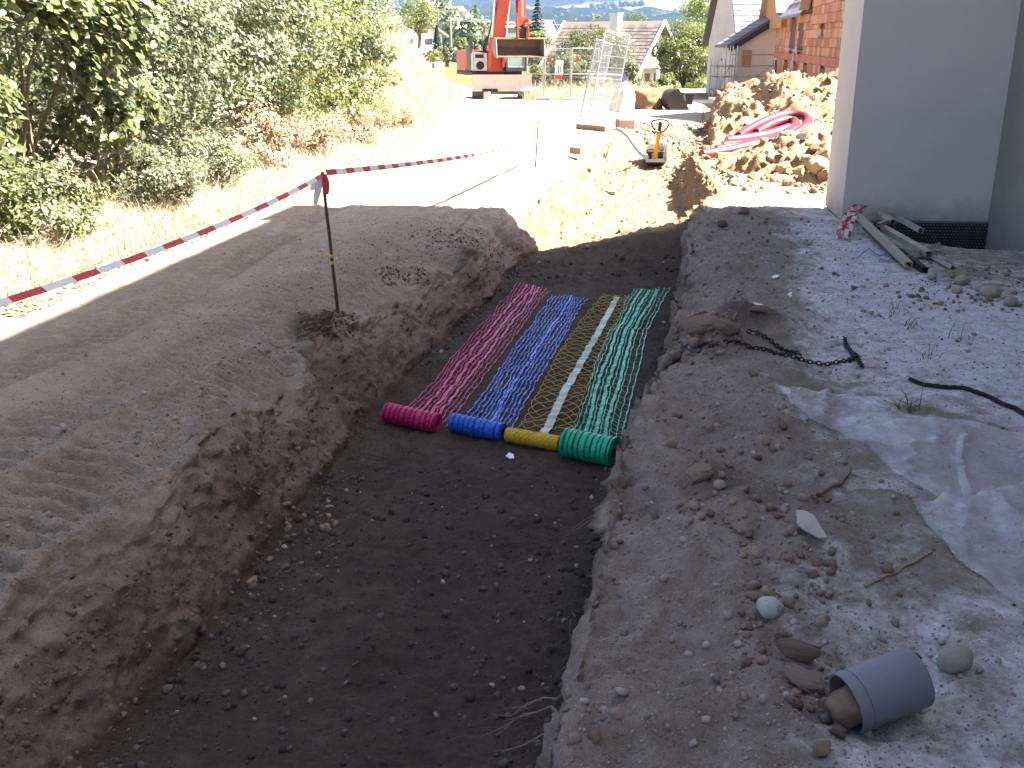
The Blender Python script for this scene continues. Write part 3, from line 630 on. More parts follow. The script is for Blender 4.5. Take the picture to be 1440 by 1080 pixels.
# ------------------------------------------------------------------ warning nets in the trench
def fp(px, py, up=0.0):
    p = at(px, py, -.665); return Vector((p.x, p.y, gh(p.x, p.y) + up))
def lerp_poly(P, s):
    s = max(0, min(.99999, s)) * (len(P) - 1); i = int(s); return P[i].lerp(P[i + 1], s - i)
def net(nm, label, Lp, Rp, ts, wds, cellL, mat, root_loc):
    t = thing(nm, label, 'warning net', root_loc, group='warning nets laid side by side in the trench')
    Lp = [at(*p, -.665) for p in Lp]; Rp = [at(*p, -.665) for p in Rp]
    length = (Lp[0] - Lp[-1]).length; n = int(length / .022); rn = random.Random(len(label))
    def P(s, q, k=0):
        a, b = lerp_poly(Lp, s), lerp_poly(Rp, s); c = a.lerp(b, q); ax = (b - a).normalized()
        wob = .0034 * math.sin(2 * math.pi * s * length / (2 * cellL) + k * .5) + .013 * float(vnoise(np.float64(s * 9 + q * 3), np.float64(q * 5 + len(nm)), np.float64(1)))
        c = c + ax * wob; c.z = max(gh(c.x, c.y), gh(c.x + .01, c.y), gh(c.x - .01, c.y)) + .009 + .008 * float(vnoise(np.float64(s * 22), np.float64(q * 3.3), np.float64(k * .7)))
        return c
    for k, (q, wd) in enumerate(zip(ts, wds)):
        ww = [wd * (1 + (.45 if (int(i * .022 / cellL) + k) % 2 else -.12) * (1 if wd < .012 else .3)) for i in range(n + 1)]
        MB().ribbon([P(i / n, q, k) for i in range(n + 1)], ww, .0022).build('strand', mat, t, root_loc)
    cr = MB(); nc = int(length / cellL)
    for j in range(1, nc):
        s = j / nc; a = [P(s + .25 / nc * (i % 2), q, i) for i, q in enumerate(ts)]
        cr.ribbon([p + Vector((0, 0, .001)) for p in a], .003, .0015)
    cr.build('cross_strand', mat, t, root_loc, kind='stuff')
    return t, P
def roll(t, mat, core, a, b, r, bands, nbar, rel, diag=False):
    """the part of the net still wound up, lying across the trench from a to b"""
    a, b = Vector(a), Vector(b); ax = (b - a); Lr = ax.length; ax.normalize(); up = Vector((0, 0, 1)); fw = ax.cross(up).normalized(); up = fw.cross(ax)
    rn = random.Random(int(r * 1e4))
    c = MB(); n = 22
    rings = [(0, .3), (0, .93), (.012, .95), (Lr * .3, .94), (Lr * .6, .955), (Lr - .012, .95), (Lr, .93), (Lr, .3)]
    vs = [a + ax * x + (fw * math.cos(2 * math.pi * j / n) + up * math.sin(2 * math.pi * j / n)) * r * k for x, k in rings for j in range(n)]
    c.add(vs, [(i * n + j, i * n + (j + 1) % n, (i + 1) * n + (j + 1) % n, (i + 1) * n + j) for i in range(len(rings) - 1) for j in range(n)])
    rl = c.build('roll', core, t, rel, smooth=True)
    g = MB()
    if not diag:
        for (x, wd) in bands:
            for lay in range(2):
                pts = []; off = rn.uniform(-.006, .006)
                for j in range(27):
                    an = 2 * math.pi * j / 26; rr = r * (.975 + .03 * lay) + rn.uniform(-.0012, .0022)
                    pts.append(a + ax * (Lr * x + off + .002 * math.sin(3 * an)) + (fw * math.cos(an) + up * math.sin(an)) * rr)
                g.ribbon(pts, wd * rn.uniform(.85, 1.15), .002, side=ax)
        for j in range(nbar):
            an = 2 * math.pi * (j + rn.uniform(-.3, .3)) / nbar; d = fw * math.cos(an) + up * math.sin(an)
            x = 0
            pts = [a + ax * (Lr * q / 10) + d * r * .985 + up * 0 + fw.cross(d) * 0 + (fw * -math.sin(an) + up * math.cos(an)) * rn.uniform(-.003, .003) for q in range(11)]
            g.ribbon(pts, .0035, .002)
    else:
        for k in range(14):
            s0 = k / 14; sg = 1 if k % 2 else -1
            pts = [a + ax * (Lr * q / 40) + (fw * math.cos(2 * math.pi * (s0 + sg * q / 40 * 1.6)) + up * math.sin(2 * math.pi * (s0 + sg * q / 40 * 1.6))) * r * (.96 + .02 * (k % 3)) for q in range(41)]
            g.tube(pts, .0022, 4)
    g.build('wound_strand', mat, rl, rel)
    for (pc, sg) in ((a, -1), (b, 1)):
        e = MB(); pts = [pc + ax * sg * .001 + (fw * math.cos(q * .5) + up * math.sin(q * .5)) * r * (.35 + .6 * q / 60) for q in range(61)]
        e.tube(pts, .0022, 4); e.build('roll_end', mat, rl, rel)
    return rl

mm = .001
l0 = fp(590, 595)
np_, _ = net('warning_net', 'pink warning net, leftmost of the four rolled out on the trench floor', [(569, 579), (728, 401)], [(627, 600), (773, 406)], [0, .09, .18, .28, .39, .50, .60, .70, .80, .90, 1], [5 * mm, 5 * mm, 6 * mm, 20 * mm, 5 * mm, 24 * mm, 6 * mm, 18 * mm, 5 * mm, 5 * mm, 5 * mm], .115, M['net_pink'], l0)
roll(np_, M['net_pink'], M['core_pink'], fp(545, 589, .062), fp(615, 604, .062), .064, [(.02, .008), (.1, .012), (.2, .02), (.3, .012), (.4, .024), (.5, .012), (.6, .012), (.7, .022), (.8, .012), (.9, .010), (.98, .008)], 34, l0)
l1 = fp(672, 604)
nb_, _ = net('warning_net', 'blue warning net with its blue roll, between the pink net and the yellow net', [(654, 588), (778, 413)], [(716, 604), (825, 418)], [i / 11 for i in range(12)], [7.5 * mm if i not in (6,) else 20 * mm for i in range(12)], .10, M['net_blue'], l1)
roll(nb_, M['net_blue'], M['core_blue'], fp(637, 602, .056), fp(707, 617, .056), .058, [(.03 + .94 * i / 9, .026) for i in range(10)], 26, l1)
l2 = fp(750, 622)
ny_ = thing('warning_net', 'yellow wire warning net with a pale ribbon down its middle', 'warning net', l2, group='warning nets laid side by side in the trench')
YL = [(728, 600), (740, 580), (752, 558), (775, 515), (798, 475), (824, 442), (848, 413)]; YR = [(806, 604), (816, 575), (826, 545), (836, 522), (845, 500), (866, 455), (888, 417)]
def even(P, n=40):
    d = [0]
    for a, b in zip(P[:-1], P[1:]): d.append(d[-1] + (b - a).length)
    return [Vector([float(np.interp(d[-1] * i / n, d, [p[k] for p in P])) for k in range(3)]) for i in range(n + 1)]
YLp, YRp = even([at(*p, -.665) for p in YL]), even([at(*p, -.665) for p in YR]); Ly = (YLp[0] - YLp[-1]).length
for k in range(8):
    w_ = MB(); pts = []
    for i in range(261):
        s = i / 260; q = .5 + .5 * math.cos(2 * math.pi * (s * Ly / 1.02 + k / 8)); c_ = lerp_poly(YLp, s).lerp(lerp_poly(YRp, s), q)
        c_.z = gh(c_.x, c_.y) + .010 + .006 * math.sin(k * 2 + s * 60); pts.append(c_)
    w_.tube(pts, .0021, 4); w_.build('wire', M['net_yellow'], ny_, l2)
RB = [(764, 612), (788, 565), (815, 513), (840, 470), (868, 418)]; rbp = [at(*p, -.665) for p in RB]; pts = []
for i in range(170):
    c_ = lerp_poly(rbp, i / 169); c_.z = gh(c_.x, c_.y) + .017 + .004 * math.sin(i * .9) + .004 * math.sin(i * .37); pts.append(c_)
MB().ribbon(pts, .058, .002).build('ribbon', M['foil'], ny_, l2)
roll(ny_, M['net_yellow'], M['net_yellow'], fp(714, 618, .05), fp(786, 633, .05), .047, [], 0, l2, diag=True)
l3 = fp(830, 640)
ng_, _ = net('warning_net', 'green warning net with the thickest roll, beside the right wall of the trench', [(809, 606), (823, 560), (836, 520), (857, 468), (886, 416), (893, 408)], [(873, 622), (880, 590), (897, 525), (910, 465), (934, 424), (941, 407)], [0, .09, .2, .3, .42, .52, .64, .74, .88, 1], [5 * mm, 6 * mm, 22 * mm, 6 * mm, 26 * mm, 6 * mm, 22 * mm, 6 * mm, 5 * mm, 7 * mm], .12, M['net_green'], l3)
roll(ng_, M['net_green'], M['core_green'], fp(796, 637, .083), fp(863, 653, .083), .086, [(.02, .012), (.12, .02), (.22, .02), (.33, .016), (.46, .03), (.58, .016), (.7, .026), (.8, .014), (.9, .02), (.98, .01)], 44, l3)
MB().add([fp(711, 640, .018), fp(716, 637, .02), fp(722, 641, .018), fp(723, 645, .016), fp(717, 646, .014), fp(711, 640, .012), fp(716, 637, .014), fp(722, 641, .012), fp(723, 645, .010), fp(717, 646, .008)], [(0, 1, 2, 3, 4), (9, 8, 7, 6, 5)] + [(i, (i + 1) % 5, 5 + (i + 1) % 5, 5 + i) for i in range(5)]).build('plastic_scrap', M['tag_white'], label='white plastic scrap on the trench floor in front of the yellow roll', category='scrap')

# ------------------------------------------------------------------ stakes and barrier tape
s1 = rayhit(475, 437); s2 = rayhit(753, 235)
def stake(nm, label, base, topv, r, marks):
    t = thing(nm, label, 'stake', base)
    b = MB(); n = 7; pts = [base + Vector((0, 0, -.15))] + [base.lerp(topv, i / n) + Vector((.0012 * math.sin(i * 2.1), .0012 * math.cos(i * 1.7), 0)) for i in range(n + 1)]
    b.tube(pts, [r * (1.0 - .02 * i) for i in range(n + 2)], 8); b.build('shaft', M['stake'], t, base)
    for f_ in marks: MB().tube([base.lerp(topv, f_), base.lerp(topv, f_ + .02)], r * 1.28, 8).build('mark', M['yellow'], t, base, label='yellow ring')
    return t
top1 = at(453, 242, Y=s1.y - .06); top2 = at(757, 170, Y=s2.y)
stake('marking_stake', 'rusty steel stake with yellow rings at the edge of the shaded bank, holding the tape', s1, top1, .013, (.35, .40))
stake('marking_stake', 'thin dark stake alone in the sunlit track, the farther of the two', s2, top2, .014, ())
def tape_pts(a, b, sag, n): return [a.lerp(b, i / n) + Vector((0, 0, -sag * 4 * (i / n) * (1 - i / n))) for i in range(n + 1)]
tp = thing('barrier_tape', 'red and white striped barrier tape strung between the stakes along the track', 'tape', s1)
pa = at(-160, 474, Y=2.75); ta = at(455, 246, Y=s1.y - .05); tb = at(760, 196, Y=s2.y - .02)
def tape(P, wd, name, twist, stripe, f0=0):
    tot = sum((P[i + 1] - P[i]).length for i in range(len(P) - 1)); acc = 0; mb = MB()
    prev = None
    for i in range(len(P) - 1):
        mb.mi = int(acc / stripe + f0) % 2; a, b = P[i], P[i + 1]
        tw0, tw1 = twist(acc / tot), twist((acc + (b - a).length) / tot)
        d = (b - a).normalized(); sd = d.cross(Vector((0, 0, 1))).normalized(); u = sd.cross(d)
        x0 = (u * math.cos(tw0) + sd * math.sin(tw0)) * wd / 2; x1 = (u * math.cos(tw1) + sd * math.sin(tw1)) * wd / 2
        n0 = d.cross(x0).normalized() * .0006
        mb.add([a - x0 - n0, a + x0 - n0, b + x1 - n0, b - x1 - n0, a - x0 + n0, a + x0 + n0, b + x1 + n0, b - x1 + n0], [(0, 1, 2, 3), (7, 6, 5, 4), (0, 4, 5, 1), (3, 2, 6, 7), (1, 5, 6, 2), (0, 3, 7, 4)])
        acc += (b - a).length
    return mb.build(name, [M['red'], M['white_tape']], tp, s1)
def gr(P, st):      # re-sample so that stripe ends fall on points
    out = [P[0]]; acc = 0
    for a, b in zip(P[:-1], P[1:]):
        k = max(1, int((b - a).length / st)); out += [a.lerp(b, (i + 1) / k) for i in range(k)]
    return out
tape(gr(tape_pts(pa, ta, .06, 24), .025), .030, 'tape_length', lambda s: -.95 + .3 * s, .20, 1)
tape(gr(tape_pts(ta + Vector((.01, .05, .01)), tb, .06, 24), .03), .042, 'tape_length', lambda s: -.35 - .4 * s, .20)
kn = MB(); rn = random.Random(3)
for j, (dx, ln) in enumerate(((-.012, .20), (.012, .13), (-.03, .10))):
    kn.mi = (j + 1) % 2
    pts = [ta + Vector((dx - .05 * (i / 6) * (1 if j != 1 else -.2), -.012 - .005 * i, -ln * (i / 6) ** 1.2)) for i in range(7)]
    kn.ribbon(pts, [.02 + .03 * math.sin(i * .5) for i in range(7)], .0012, side=(1, .3, 0))
kn.mi = 0; kn.tube([ta + Vector((-.02, 0, .0)), ta + Vector((.0, -.016, .004)), ta + Vector((.022, 0, .0)), ta + Vector((.004, .018, -.004)), ta + Vector((-.02, .004, 0))], .005, 5)
kn.build('knot', [M['red'], M['white_tape']], tp, s1)

# ------------------------------------------------------------------ grey pipe offcut with clay in it
pb = rayhit(1197, 1020); axp = Vector((.925, .27, .20)).normalized(); rP, thk, LP_ = .078, .006, .205
pp = thing('pipe_offcut', 'short grey plastic pipe offcut lying on its side with clay packed inside', 'pipe', pb)
upv = (Vector((0, 0, 1)) - axp * axp.z).normalized(); sdv = axp.cross(upv)
c0 = pb + upv * (rP - .004) + axp * -.01
pm = MB(); n = 48
prof = [(0, rP - thk), (0, rP - .001), (.002, rP), (.030, rP), (.0305, rP - .0022), (.0325, rP - .0022), (.033, rP), (LP_ - .002, rP), (LP_, rP - .001), (LP_, rP - thk)]
vs = [c0 + axp * x + (sdv * math.cos(2 * math.pi * j / n) + upv * math.sin(2 * math.pi * j / n)) * r_ for x, r_ in prof for j in range(n)]; k = len(prof)
pm.add(vs, [(i * n + j, i * n + (j + 1) % n, ((i + 1) % k) * n + (j + 1) % n, ((i + 1) % k) * n + j) for i in range(k) for j in range(n)])
pm.build('pipe_wall', M['pipe_grey'], pp, pb, smooth=True)
bv, bf = ico(4)
d_ = 1 + .16 * fbm(bv[:, 0] * 1.6, bv[:, 1] * 1.6, bv[:, 2] * 1.6, 4)
v_ = bv * d_[:, None]; ctr = c0 + axp * .035 - upv * .012
wv = np.array(ctr)[None] + v_[:, :1] * np.array(axp)[None] * .085 + v_[:, 1:2] * np.array(sdv)[None] * .055 + v_[:, 2:3] * np.array(upv)[None] * .052 - np.array(pb)[None]
link('clay_plug', np_mesh('clay_plug', wv, bf, M['clay'], True), pp)

# ------------------------------------------------------------------ chain and cable
def path_on_ground(pix, up=.012, step=.01):
    P = [rayhit(*p) for p in pix]; out = []
    for a, b in zip(P[:-1], P[1:]):
        k = max(1, int((b - a).length / step))
        for i in range(k): out.append(a.lerp(b, i / k))
    out.append(P[-1])
    sm = [sum((out[max(0, min(len(out) - 1, i + d))] for d in range(-4, 5)), Vector()) / 9 for i in range(len(out))]
    return [Vector((p.x, p.y, gh(p.x, p.y) + up)) for p in sm]
LINK = None
def chain_links(root, P, ll=.034, r=.0042):
    global LINK
    acc = 0; k = 0
    L_ = [0]
    for a, b in zip(P[:-1], P[1:]): L_.append(L_[-1] + (b - a).length)
    tot = L_[-1]; nL = int(tot / (ll * .72))
    def pos(s):
        s = max(0, min(tot, s)); i = int(np.searchsorted(L_, s)); i = max(1, min(len(P) - 1, i)); f_ = (s - L_[i - 1]) / max(1e-6, L_[i] - L_[i - 1]); return P[i - 1].lerp(P[i], f_)
    for q in range(nL):
        a, b = pos(q * ll * .72), pos(q * ll * .72 + ll); d = (b - a).normalized(); c_ = (a + b) / 2
        x = d.cross(Vector((0, 0, 1))).normalized(); z = x.cross(d); an = (.7 if q % 2 else -.85); s_ = x * math.cos(an) + z * math.sin(an)
        if LINK is None:
            lk = MB(); lk.tube([(math.sin(t) * .0115, math.cos(t) * (ll / 2 - .003), 0) for t in [2 * math.pi * j / 12 for j in range(13)]], r, 6, cap=False)
            LINK = lk.build('link', M['iron'], root, smooth=True); o = LINK
        else:
            o = LINK.copy(); COL.objects.link(o); o.parent = root
        n_ = s_.cross(d)
        o.matrix_local = Matrix.Translation(c_ - root.location) @ Matrix((s_, d, n_)).transposed().to_4x4()
M['iron'] = pmat('rusty_iron', (.035, .028, .026), (.018, .014, .014), 30, .55, metal=.5)
Pa = path_on_ground([(962, 489), (985, 488), (1005, 489), (1030, 484), (1052, 487), (1078, 495), (1105, 503), (1128, 509), (1155, 514), (1182, 513), (1198, 509)])
Pb = path_on_ground([(1047, 468), (1066, 470), (1080, 478), (1092, 488), (1112, 498), (1130, 506)])
Pc = path_on_ground([(1192, 512), (1202, 506), (1196, 498), (1189, 490), (1187, 478)], .02); Pd = path_on_ground([(1200, 498), (1206, 508), (1213, 523)])
ch = thing('chain', 'dark iron chain lying doubled on the dusty ground right of the trench', 'chain', Pa[0])
for P in (Pa, Pb, Pc, Pd): chain_links(ch, P)
cb = MB(); Pq = path_on_ground([(1275, 535), (1292, 541), (1305, 545), (1322, 547), (1345, 547), (1365, 551), (1392, 561), (1415, 573), (1440, 586), (1475, 600)], .012)
for j in range(3):
    pts = []
    for i, p in enumerate(Pq):
        d = (Pq[min(i + 1, len(Pq) - 1)] - Pq[max(0, i - 1)]).normalized(); x = d.cross(Vector((0, 0, 1))).normalized(); z = x.cross(d); an = i * .55 + j * 2.094
        pts.append(p + x * math.cos(an) * .006 + z * math.sin(an) * .006)
    cb.tube(pts, .0062, 5)
cb.build('rope', M['iron'], label='dark twisted rope on the chalky ground behind the plastic film', category='rope')

# ------------------------------------------------------------------ clear plastic film
def film_mat():
    m = bpy.data.materials.new('clear_film'); m.use_nodes = True; N, Lk = m.node_tree.nodes, m.node_tree.links; b = N['Principled BSDF']
    b.inputs['Base Color'].default_value = (.50, .49, .48, 1); b.inputs['Roughness'].default_value = .25; b.inputs['Specular IOR Level'].default_value = .7
    t = N.new('ShaderNodeBsdfTransparent'); t.inputs['Color'].default_value = (.93, .94, .95, 1); ms = N.new('ShaderNodeMixShader')
    tc = N.new('ShaderNodeTexCoord'); n = N.new('ShaderNodeTexNoise'); n.inputs['Scale'].default_value = 3; n.inputs['Detail'].default_value = 6; Lk.new(tc.outputs['Object'], n.inputs['Vector'])
    lw = N.new('ShaderNodeLayerWeight'); lw.inputs['Blend'].default_value = .25
    mr = N.new('ShaderNodeMapRange'); mr.inputs[1].default_value = .3; mr.inputs[2].default_value = .7; mr.inputs[3].default_value = .13; mr.inputs[4].default_value = .36; Lk.new(n.outputs['Fac'], mr.inputs[0])
    ad = N.new('ShaderNodeMath'); ad.use_clamp = True; Lk.new(mr.outputs[0], ad.inputs[0]); Lk.new(lw.outputs['Facing'], ad.inputs[1]); ad.operation = 'MULTIPLY_ADD'; ad.inputs[1].default_value = 1.0
    ad2 = N.new('ShaderNodeMath'); ad2.operation = 'MULTIPLY_ADD'; ad2.use_clamp = True; Lk.new(lw.outputs['Facing'], ad2.inputs[0]); ad2.inputs[1].default_value = .35; Lk.new(mr.outputs[0], ad2.inputs[2])
    Lk.new(ad2.outputs[0], ms.inputs[0]); Lk.new(t.outputs[0], ms.inputs[1]); Lk.new(b.outputs[0], ms.inputs[2]); Lk.new(ms.outputs[0], N['Material Output'].inputs['Surface'])
    N.remove(ad)
    nb = N.new('ShaderNodeTexNoise'); nb.inputs['Scale'].default_value = 9; nb.inputs['Detail'].default_value = 5; Lk.new(tc.outputs['Object'], nb.inputs['Vector'])
    bp = N.new('ShaderNodeBump'); bp.inputs['Distance'].default_value = .02; Lk.new(nb.outputs['Fac'], bp.inputs['Height']); Lk.new(bp.outputs['Normal'], b.inputs['Normal'])
    return m
M['film'] = film_mat()
def sheet(U, Lw, lift, seed, ph):
    U = [rayhit(*p) for p in U]; Lw = [rayhit(*p) for p in Lw]; nu, nv = 90, 34; V = []
    for i in range(nu + 1):
        a, b = lerp_poly(U, i / nu), lerp_poly(Lw, i / nu)
        for j in range(nv + 1):
            q = j / nv; c_ = a.lerp(b, q); V.append((c_.x, c_.y, gh(c_.x, c_.y)))
    V = np.array(V); x, y = V[:, 0], V[:, 1]; s = np.repeat(np.arange(nu + 1) / nu, nv + 1); q = np.tile(np.arange(nv + 1) / nv, nu + 1)
    rid = 1 - np.abs(fbm(x * 2.6 + y * 2.2 + seed, (x - y) * .9, 0 * x + seed, 3)); fine_ = fbm(x * 9, y * 7, 0 * x + seed, 3)
    V[:, 2] += .012 + lift * np.sin(np.pi * np.clip(q, 0, 1)) ** .7 * (.4 + .6 * rid) + .022 * np.maximum(0, 1 - 4 * np.abs(fbm(x * 5.1 + y * 3.3 + seed, (x - y) * 1.6, 0 * x + seed + 4, 2))) * np.sin(np.pi * q) ** .5 + .036 * np.maximum(0, 1 - 5 * np.abs(fbm(x * 3.3 - y * 1.2 + seed, (x + y) * 1.1, 0 * x + seed, 2))) * np.sin(np.pi * q) ** .5 + .008 * fine_ + ph * (1 - q) ** 3
    id_ = np.arange((nu + 1) * (nv + 1)).reshape(nu + 1, nv + 1)
    return V, np.stack([id_[:-1, :-1], id_[:-1, 1:], id_[1:, 1:], id_[1:, :-1]], -1).reshape(-1, 4)
sh = [sheet([(1088, 547), (1120, 551), (1165, 557), (1210, 563), (1245, 575), (1275, 590), (1330, 600)], [(1090, 549), (1112, 572), (1140, 592), (1180, 610), (1206, 621), (1250, 628), (1330, 625)], .03, 1, .0),
      sheet([(1197, 619), (1235, 606), (1290, 597), (1345, 598), (1400, 610), (1470, 628), (1580, 660)], [(1200, 621), (1235, 645), (1262, 672), (1300, 693), (1345, 718), (1410, 722), (1560, 730)], .05, 5, .02),
      sheet([(1318, 737), (1350, 722), (1390, 706), (1440, 690), (1500, 672), (1600, 640)], [(1285, 712), (1305, 745), (1345, 790), (1400, 832), (1440, 858), (1570, 930)], .05, 9, .035)]
FV, FF, o_ = [], [], 0
for V, f_ in sh: FV.append(V); FF.append(f_ + o_); o_ += len(V)
tag(link('plastic_film', np_mesh('plastic_film', np.concatenate(FV), np.concatenate(FF), M['film'], True)), 'crumpled sheet of clear plastic film spread over the chalky ground', 'plastic film')

# ------------------------------------------------------------------ metal profiles, tape and string by the wall
def profile(p, q, za, zb, wd, hh, label, roll_=0.0, mat='alu'):
    a, b = rayhit(*p), rayhit(*q); a.z = gh(a.x, a.y) + za; b.z = gh(b.x, b.y) + zb
    d = (b - a).normalized(); x = d.cross(Vector((0, 0, 1))).normalized(); z = x.cross(d); x, z = x * math.cos(roll_) + z * math.sin(roll_), z * math.cos(roll_) - x * math.sin(roll_)
    k = MB(); Mx = Matrix((x, d, z)).transposed(); L_ = (b - a).length; c_ = (a + b) / 2
    k.box(c_ + z * (hh / 2 - .002), (wd, L_, .004), Mx)
    for sg in (-1, 1): k.box(c_ + x * sg * (wd / 2 - .002) - z * .002, (.004, L_ - .002, hh - .0045), Mx); k.box(c_ + x * sg * (wd / 2 - .010) - z * (hh / 2 - .002), (.011, L_ - .004, .0035), Mx)
    return tag(k.build('metal_profile', M[mat]), label, 'profile', 'metal profiles dumped against the house wall')
profile((1197, 318), (1277, 381), .16, .05, .055, .05, 'long grey-beige metal profile lying nearest the trench in the pile by the wall')
profile((1217, 308), (1253, 335), .20, .16, .05, .05, 'short pale metal profile at the top of the pile, ending midway', .2)
profile((1240, 338), (1305, 367), .12, .06, .055, .05, 'pale metal profile in the middle of the pile, reaching towards the camera', -.15)
profile((1228, 305), (1293, 342), .14, .12, .05, .05, 'grey metal profile lying against the wall behind the other profiles', .3)
profile((1262, 360), (1300, 385), .05, .03, .05, .045, 'short dark metal profile at the near end of the pile', .1, 'steel_dark')
profile((1188, 310), (1212, 297), .20, .24, .03, .03, 'thin metal bar across the taped end of the pile')
profile((1232, 343), (1252, 332), .18, .17, .03, .03, 'short metal crosspiece lying over the middle profiles')
profile((1270, 372), (1318, 352), .04, .05, .05, .04, 'metal profile lying crosswise at the near end of the pile', .5)
profile((1215, 330), (1268, 372), .07, .03, .05, .04, 'dark metal profile underneath the long pale one', .2, 'steel_dark')
profile((1300, 362), (1340, 380), .04, .02, .045, .035, 'loose metal profile lying on the rubble right of the pile', .4)
tt = MB(); rn = random.Random(5)
for j in range(5):
    tt.mi = 0; pts = []; a = rayhit(1207, 318); b = rayhit(1184, 338)
    a.z = gh(a.x, a.y) + .22; b.z = gh(b.x, b.y) + .02
    for i in range(13):
        q = i / 12; p = a.lerp(b, q) + Vector((.05 * math.sin(q * 5 + j) + rn.uniform(-.012, .012), .04 * math.sin(q * 7 + j * 2), .05 * math.sin(q * 3.14) + rn.uniform(-.01, .012)))
        pts.append(p)
    for i in range(12):
        tt.mi = (i // 2 + j) % 2; tt.ribbon(pts[i:i + 2], .04, .001, side=(1, .3 * math.sin(j + i), .4 * math.cos(j * 2 + i)))
tt.build('tape_scrap', [M['red'], M['white_tape']], label='crumpled red and white tape wrapped round the end of the metal profiles', category='tape')
M['string_blue'] = pmat('blue_string', (.02, .16, .5), None, 6, .5)
sp_ = path_on_ground([(1204, 366), (1214, 358), (1222, 352), (1230, 360), (1240, 363), (1247, 358), (1254, 366), (1246, 371), (1236, 365)], .02)
MB().tube(sp_, .0045, 5).build('string', M['string_blue'], label='blue plastic string curled on the ground beside the metal profiles', category='string')

# ------------------------------------------------------------------ single stones, clods and litter one can point at
def stone(px, py, r, me, name, label, cat, group=None, sink=.25, rz=None, sc=(1, 1, 1)):
    p = rayhit(px, py); o = link(name, me, None, (p.x, p.y, gh(p.x, p.y) + r * (.72 - sink)), (RNG.uniform(-.25, .25), RNG.uniform(-.25, .25), RNG.uniform(0, 6) if rz is None else rz))
    o.scale = (r * sc[0], r * sc[1], r * sc[2]); return tag(o, label, cat, group)
clod = [rock_mesh('clod', 40 + i, M['clod'], 16, .7, 1) for i in range(5)]
rock = [rock_mesh('rock', 60 + i, M['rock'], 15, .8, 1) for i in range(6)]
stone(1081, 862, .041, cobble_mesh('pebble', 3, M['white_stone']), 'stone', 'pale rounded stone with a dark patch, on the bank right of the trench', 'stone', rz=.3)
stone(1341, 938, .050, cobble_mesh('cobble', 5, M['cobble']), 'stone', 'smooth brown cobble lying right of the grey pipe offcut', 'stone', rz=.1)
stone(1046, 302, .075, rock[0], 'rock', 'pale rock at the edge of the sunlight near the house corner', 'rock')
stone(1016, 320, .075, clod[1], 'clod', 'round brown clod on the shaded trench edge beside a pale rock', 'clod')
stone(984, 676, .072, clod[0], 'clod', 'biggest brown clod on the bank right of the green net roll', 'clod', rz=.4)
stone(1011, 686, .026, cobble_mesh('pebble', 8, M['cobble']), 'stone', 'small pale pebble just right of the biggest clod on the bank', 'stone')
stone(945, 628, .032, clod[2], 'clod', 'orange-brown clod on the trench edge next to the green net', 'clod')
stone(955, 588, .028, clod[3], 'clod', 'small clod on the trench edge above the orange-brown one', 'clod')
stone(1120, 925, .055, clod[3], 'clod', 'upper of two clods on the bank left of the grey pipe', 'clod', sc=(1.5, .8, 1), rz=2.4)
stone(1130, 966, .055, clod[4], 'clod', 'elongated flat clod on the bank lying left of the grey pipe opening', 'clod', sc=(1.3, .8, .8), rz=2.5)
stone(1178, 1036, .030, clod[1], 'clod', 'reddish clod under the open end of the grey pipe', 'clod')
stone(1157, 1062, .038, rock[2], 'rock', 'small rock at the bottom edge of the picture below the pipe', 'rock', sc=(1, .8, .8))
stone(1123, 998, .018, rock[3], 'rock', 'little pale rock left of the clay-filled pipe', 'rock')
stone(1291, 925, .016, clod[0], 'clod', 'small brown clod between the pipe and the brown cobble', 'clod')
stone(1155, 668, .020, clod[2], 'clod', 'small brown clod beside the tip of the fallen stick', 'clod')
stone(1182, 730, .022, rock[1], 'rock', 'small brown rock on dusty ground right of the torn card', 'rock')
stone(1200, 408, .035, clod[4], 'clod', 'small dark stone alone on the white dusty ground', 'stone')
stone(1068, 440, .06, clod[2], 'clod', 'dark crumbled clod on the ground above the chain', 'clod', sc=(1.3, 1, .6))
stone(985, 470, .12, clod[0], 'clod', 'large brown clod on the trench edge left of the chain', 'clod', sc=(1.3, .9, .9), rz=.2)
stone(1020, 470, .10, clod[3], 'clod', 'broken brown clod between the trench edge and the chain loop', 'clod', sc=(1.1, .9, .8))
stone(975, 490, .07, clod[1], 'clod', 'smaller clod at the trench edge where the chain ends', 'clod')
for i, (px, py, r) in enumerate(((1352, 400, .06), (1380, 410, .055), (1345, 412, .05), (1393, 416, .07), (1310, 392, .05), (1420, 430, .06))):
    stone(px, py, r, cobble_mesh('cobble', 11 + i, M['cobble']), 'stone', ('first grey rubble stone of the row by the wall, nearest the metal profiles', 'large grey rubble stone second in the row by the wall', 'smallest grey rubble stone in front of the row by the wall', 'grey rubble stone right of the smallest one by the wall', 'grey stone touching the near ends of the metal profiles', 'rubble stone farthest right in the row by the wall')[i], 'stone', 'rubble stones by the wall')
for i, (px, py) in enumerate(((1092, 390), (1112, 416))):
    stone(px, py, .05, rock_mesh('flake', 90 + i, M['tag_white'], 9, .2), 'chip', ('pale flat chip on the bank left of the white dusty ground', 'white chip beside the dark crumbled clod above the chain')[i], 'chip', sink=.6)
cd = MB(); cp = [rayhit(*p) for p in ((1118, 733), (1128, 735), (1142, 742), (1162, 766), (1150, 767), (1134, 760), (1120, 752))]; ht = [.045, .05, .05, .03, .03, .035, .04]
cd.add([Vector((p.x, p.y, gh(p.x, p.y) + h_)) for p, h_ in zip(cp, ht)] + [Vector((p.x, p.y, gh(p.x, p.y) + h_ - .005)) for p, h_ in zip(cp, ht)], [tuple(range(7)), tuple(range(13, 6, -1))] + [(i, (i + 1) % 7, 7 + (i + 1) % 7, 7 + i) for i in range(7)])
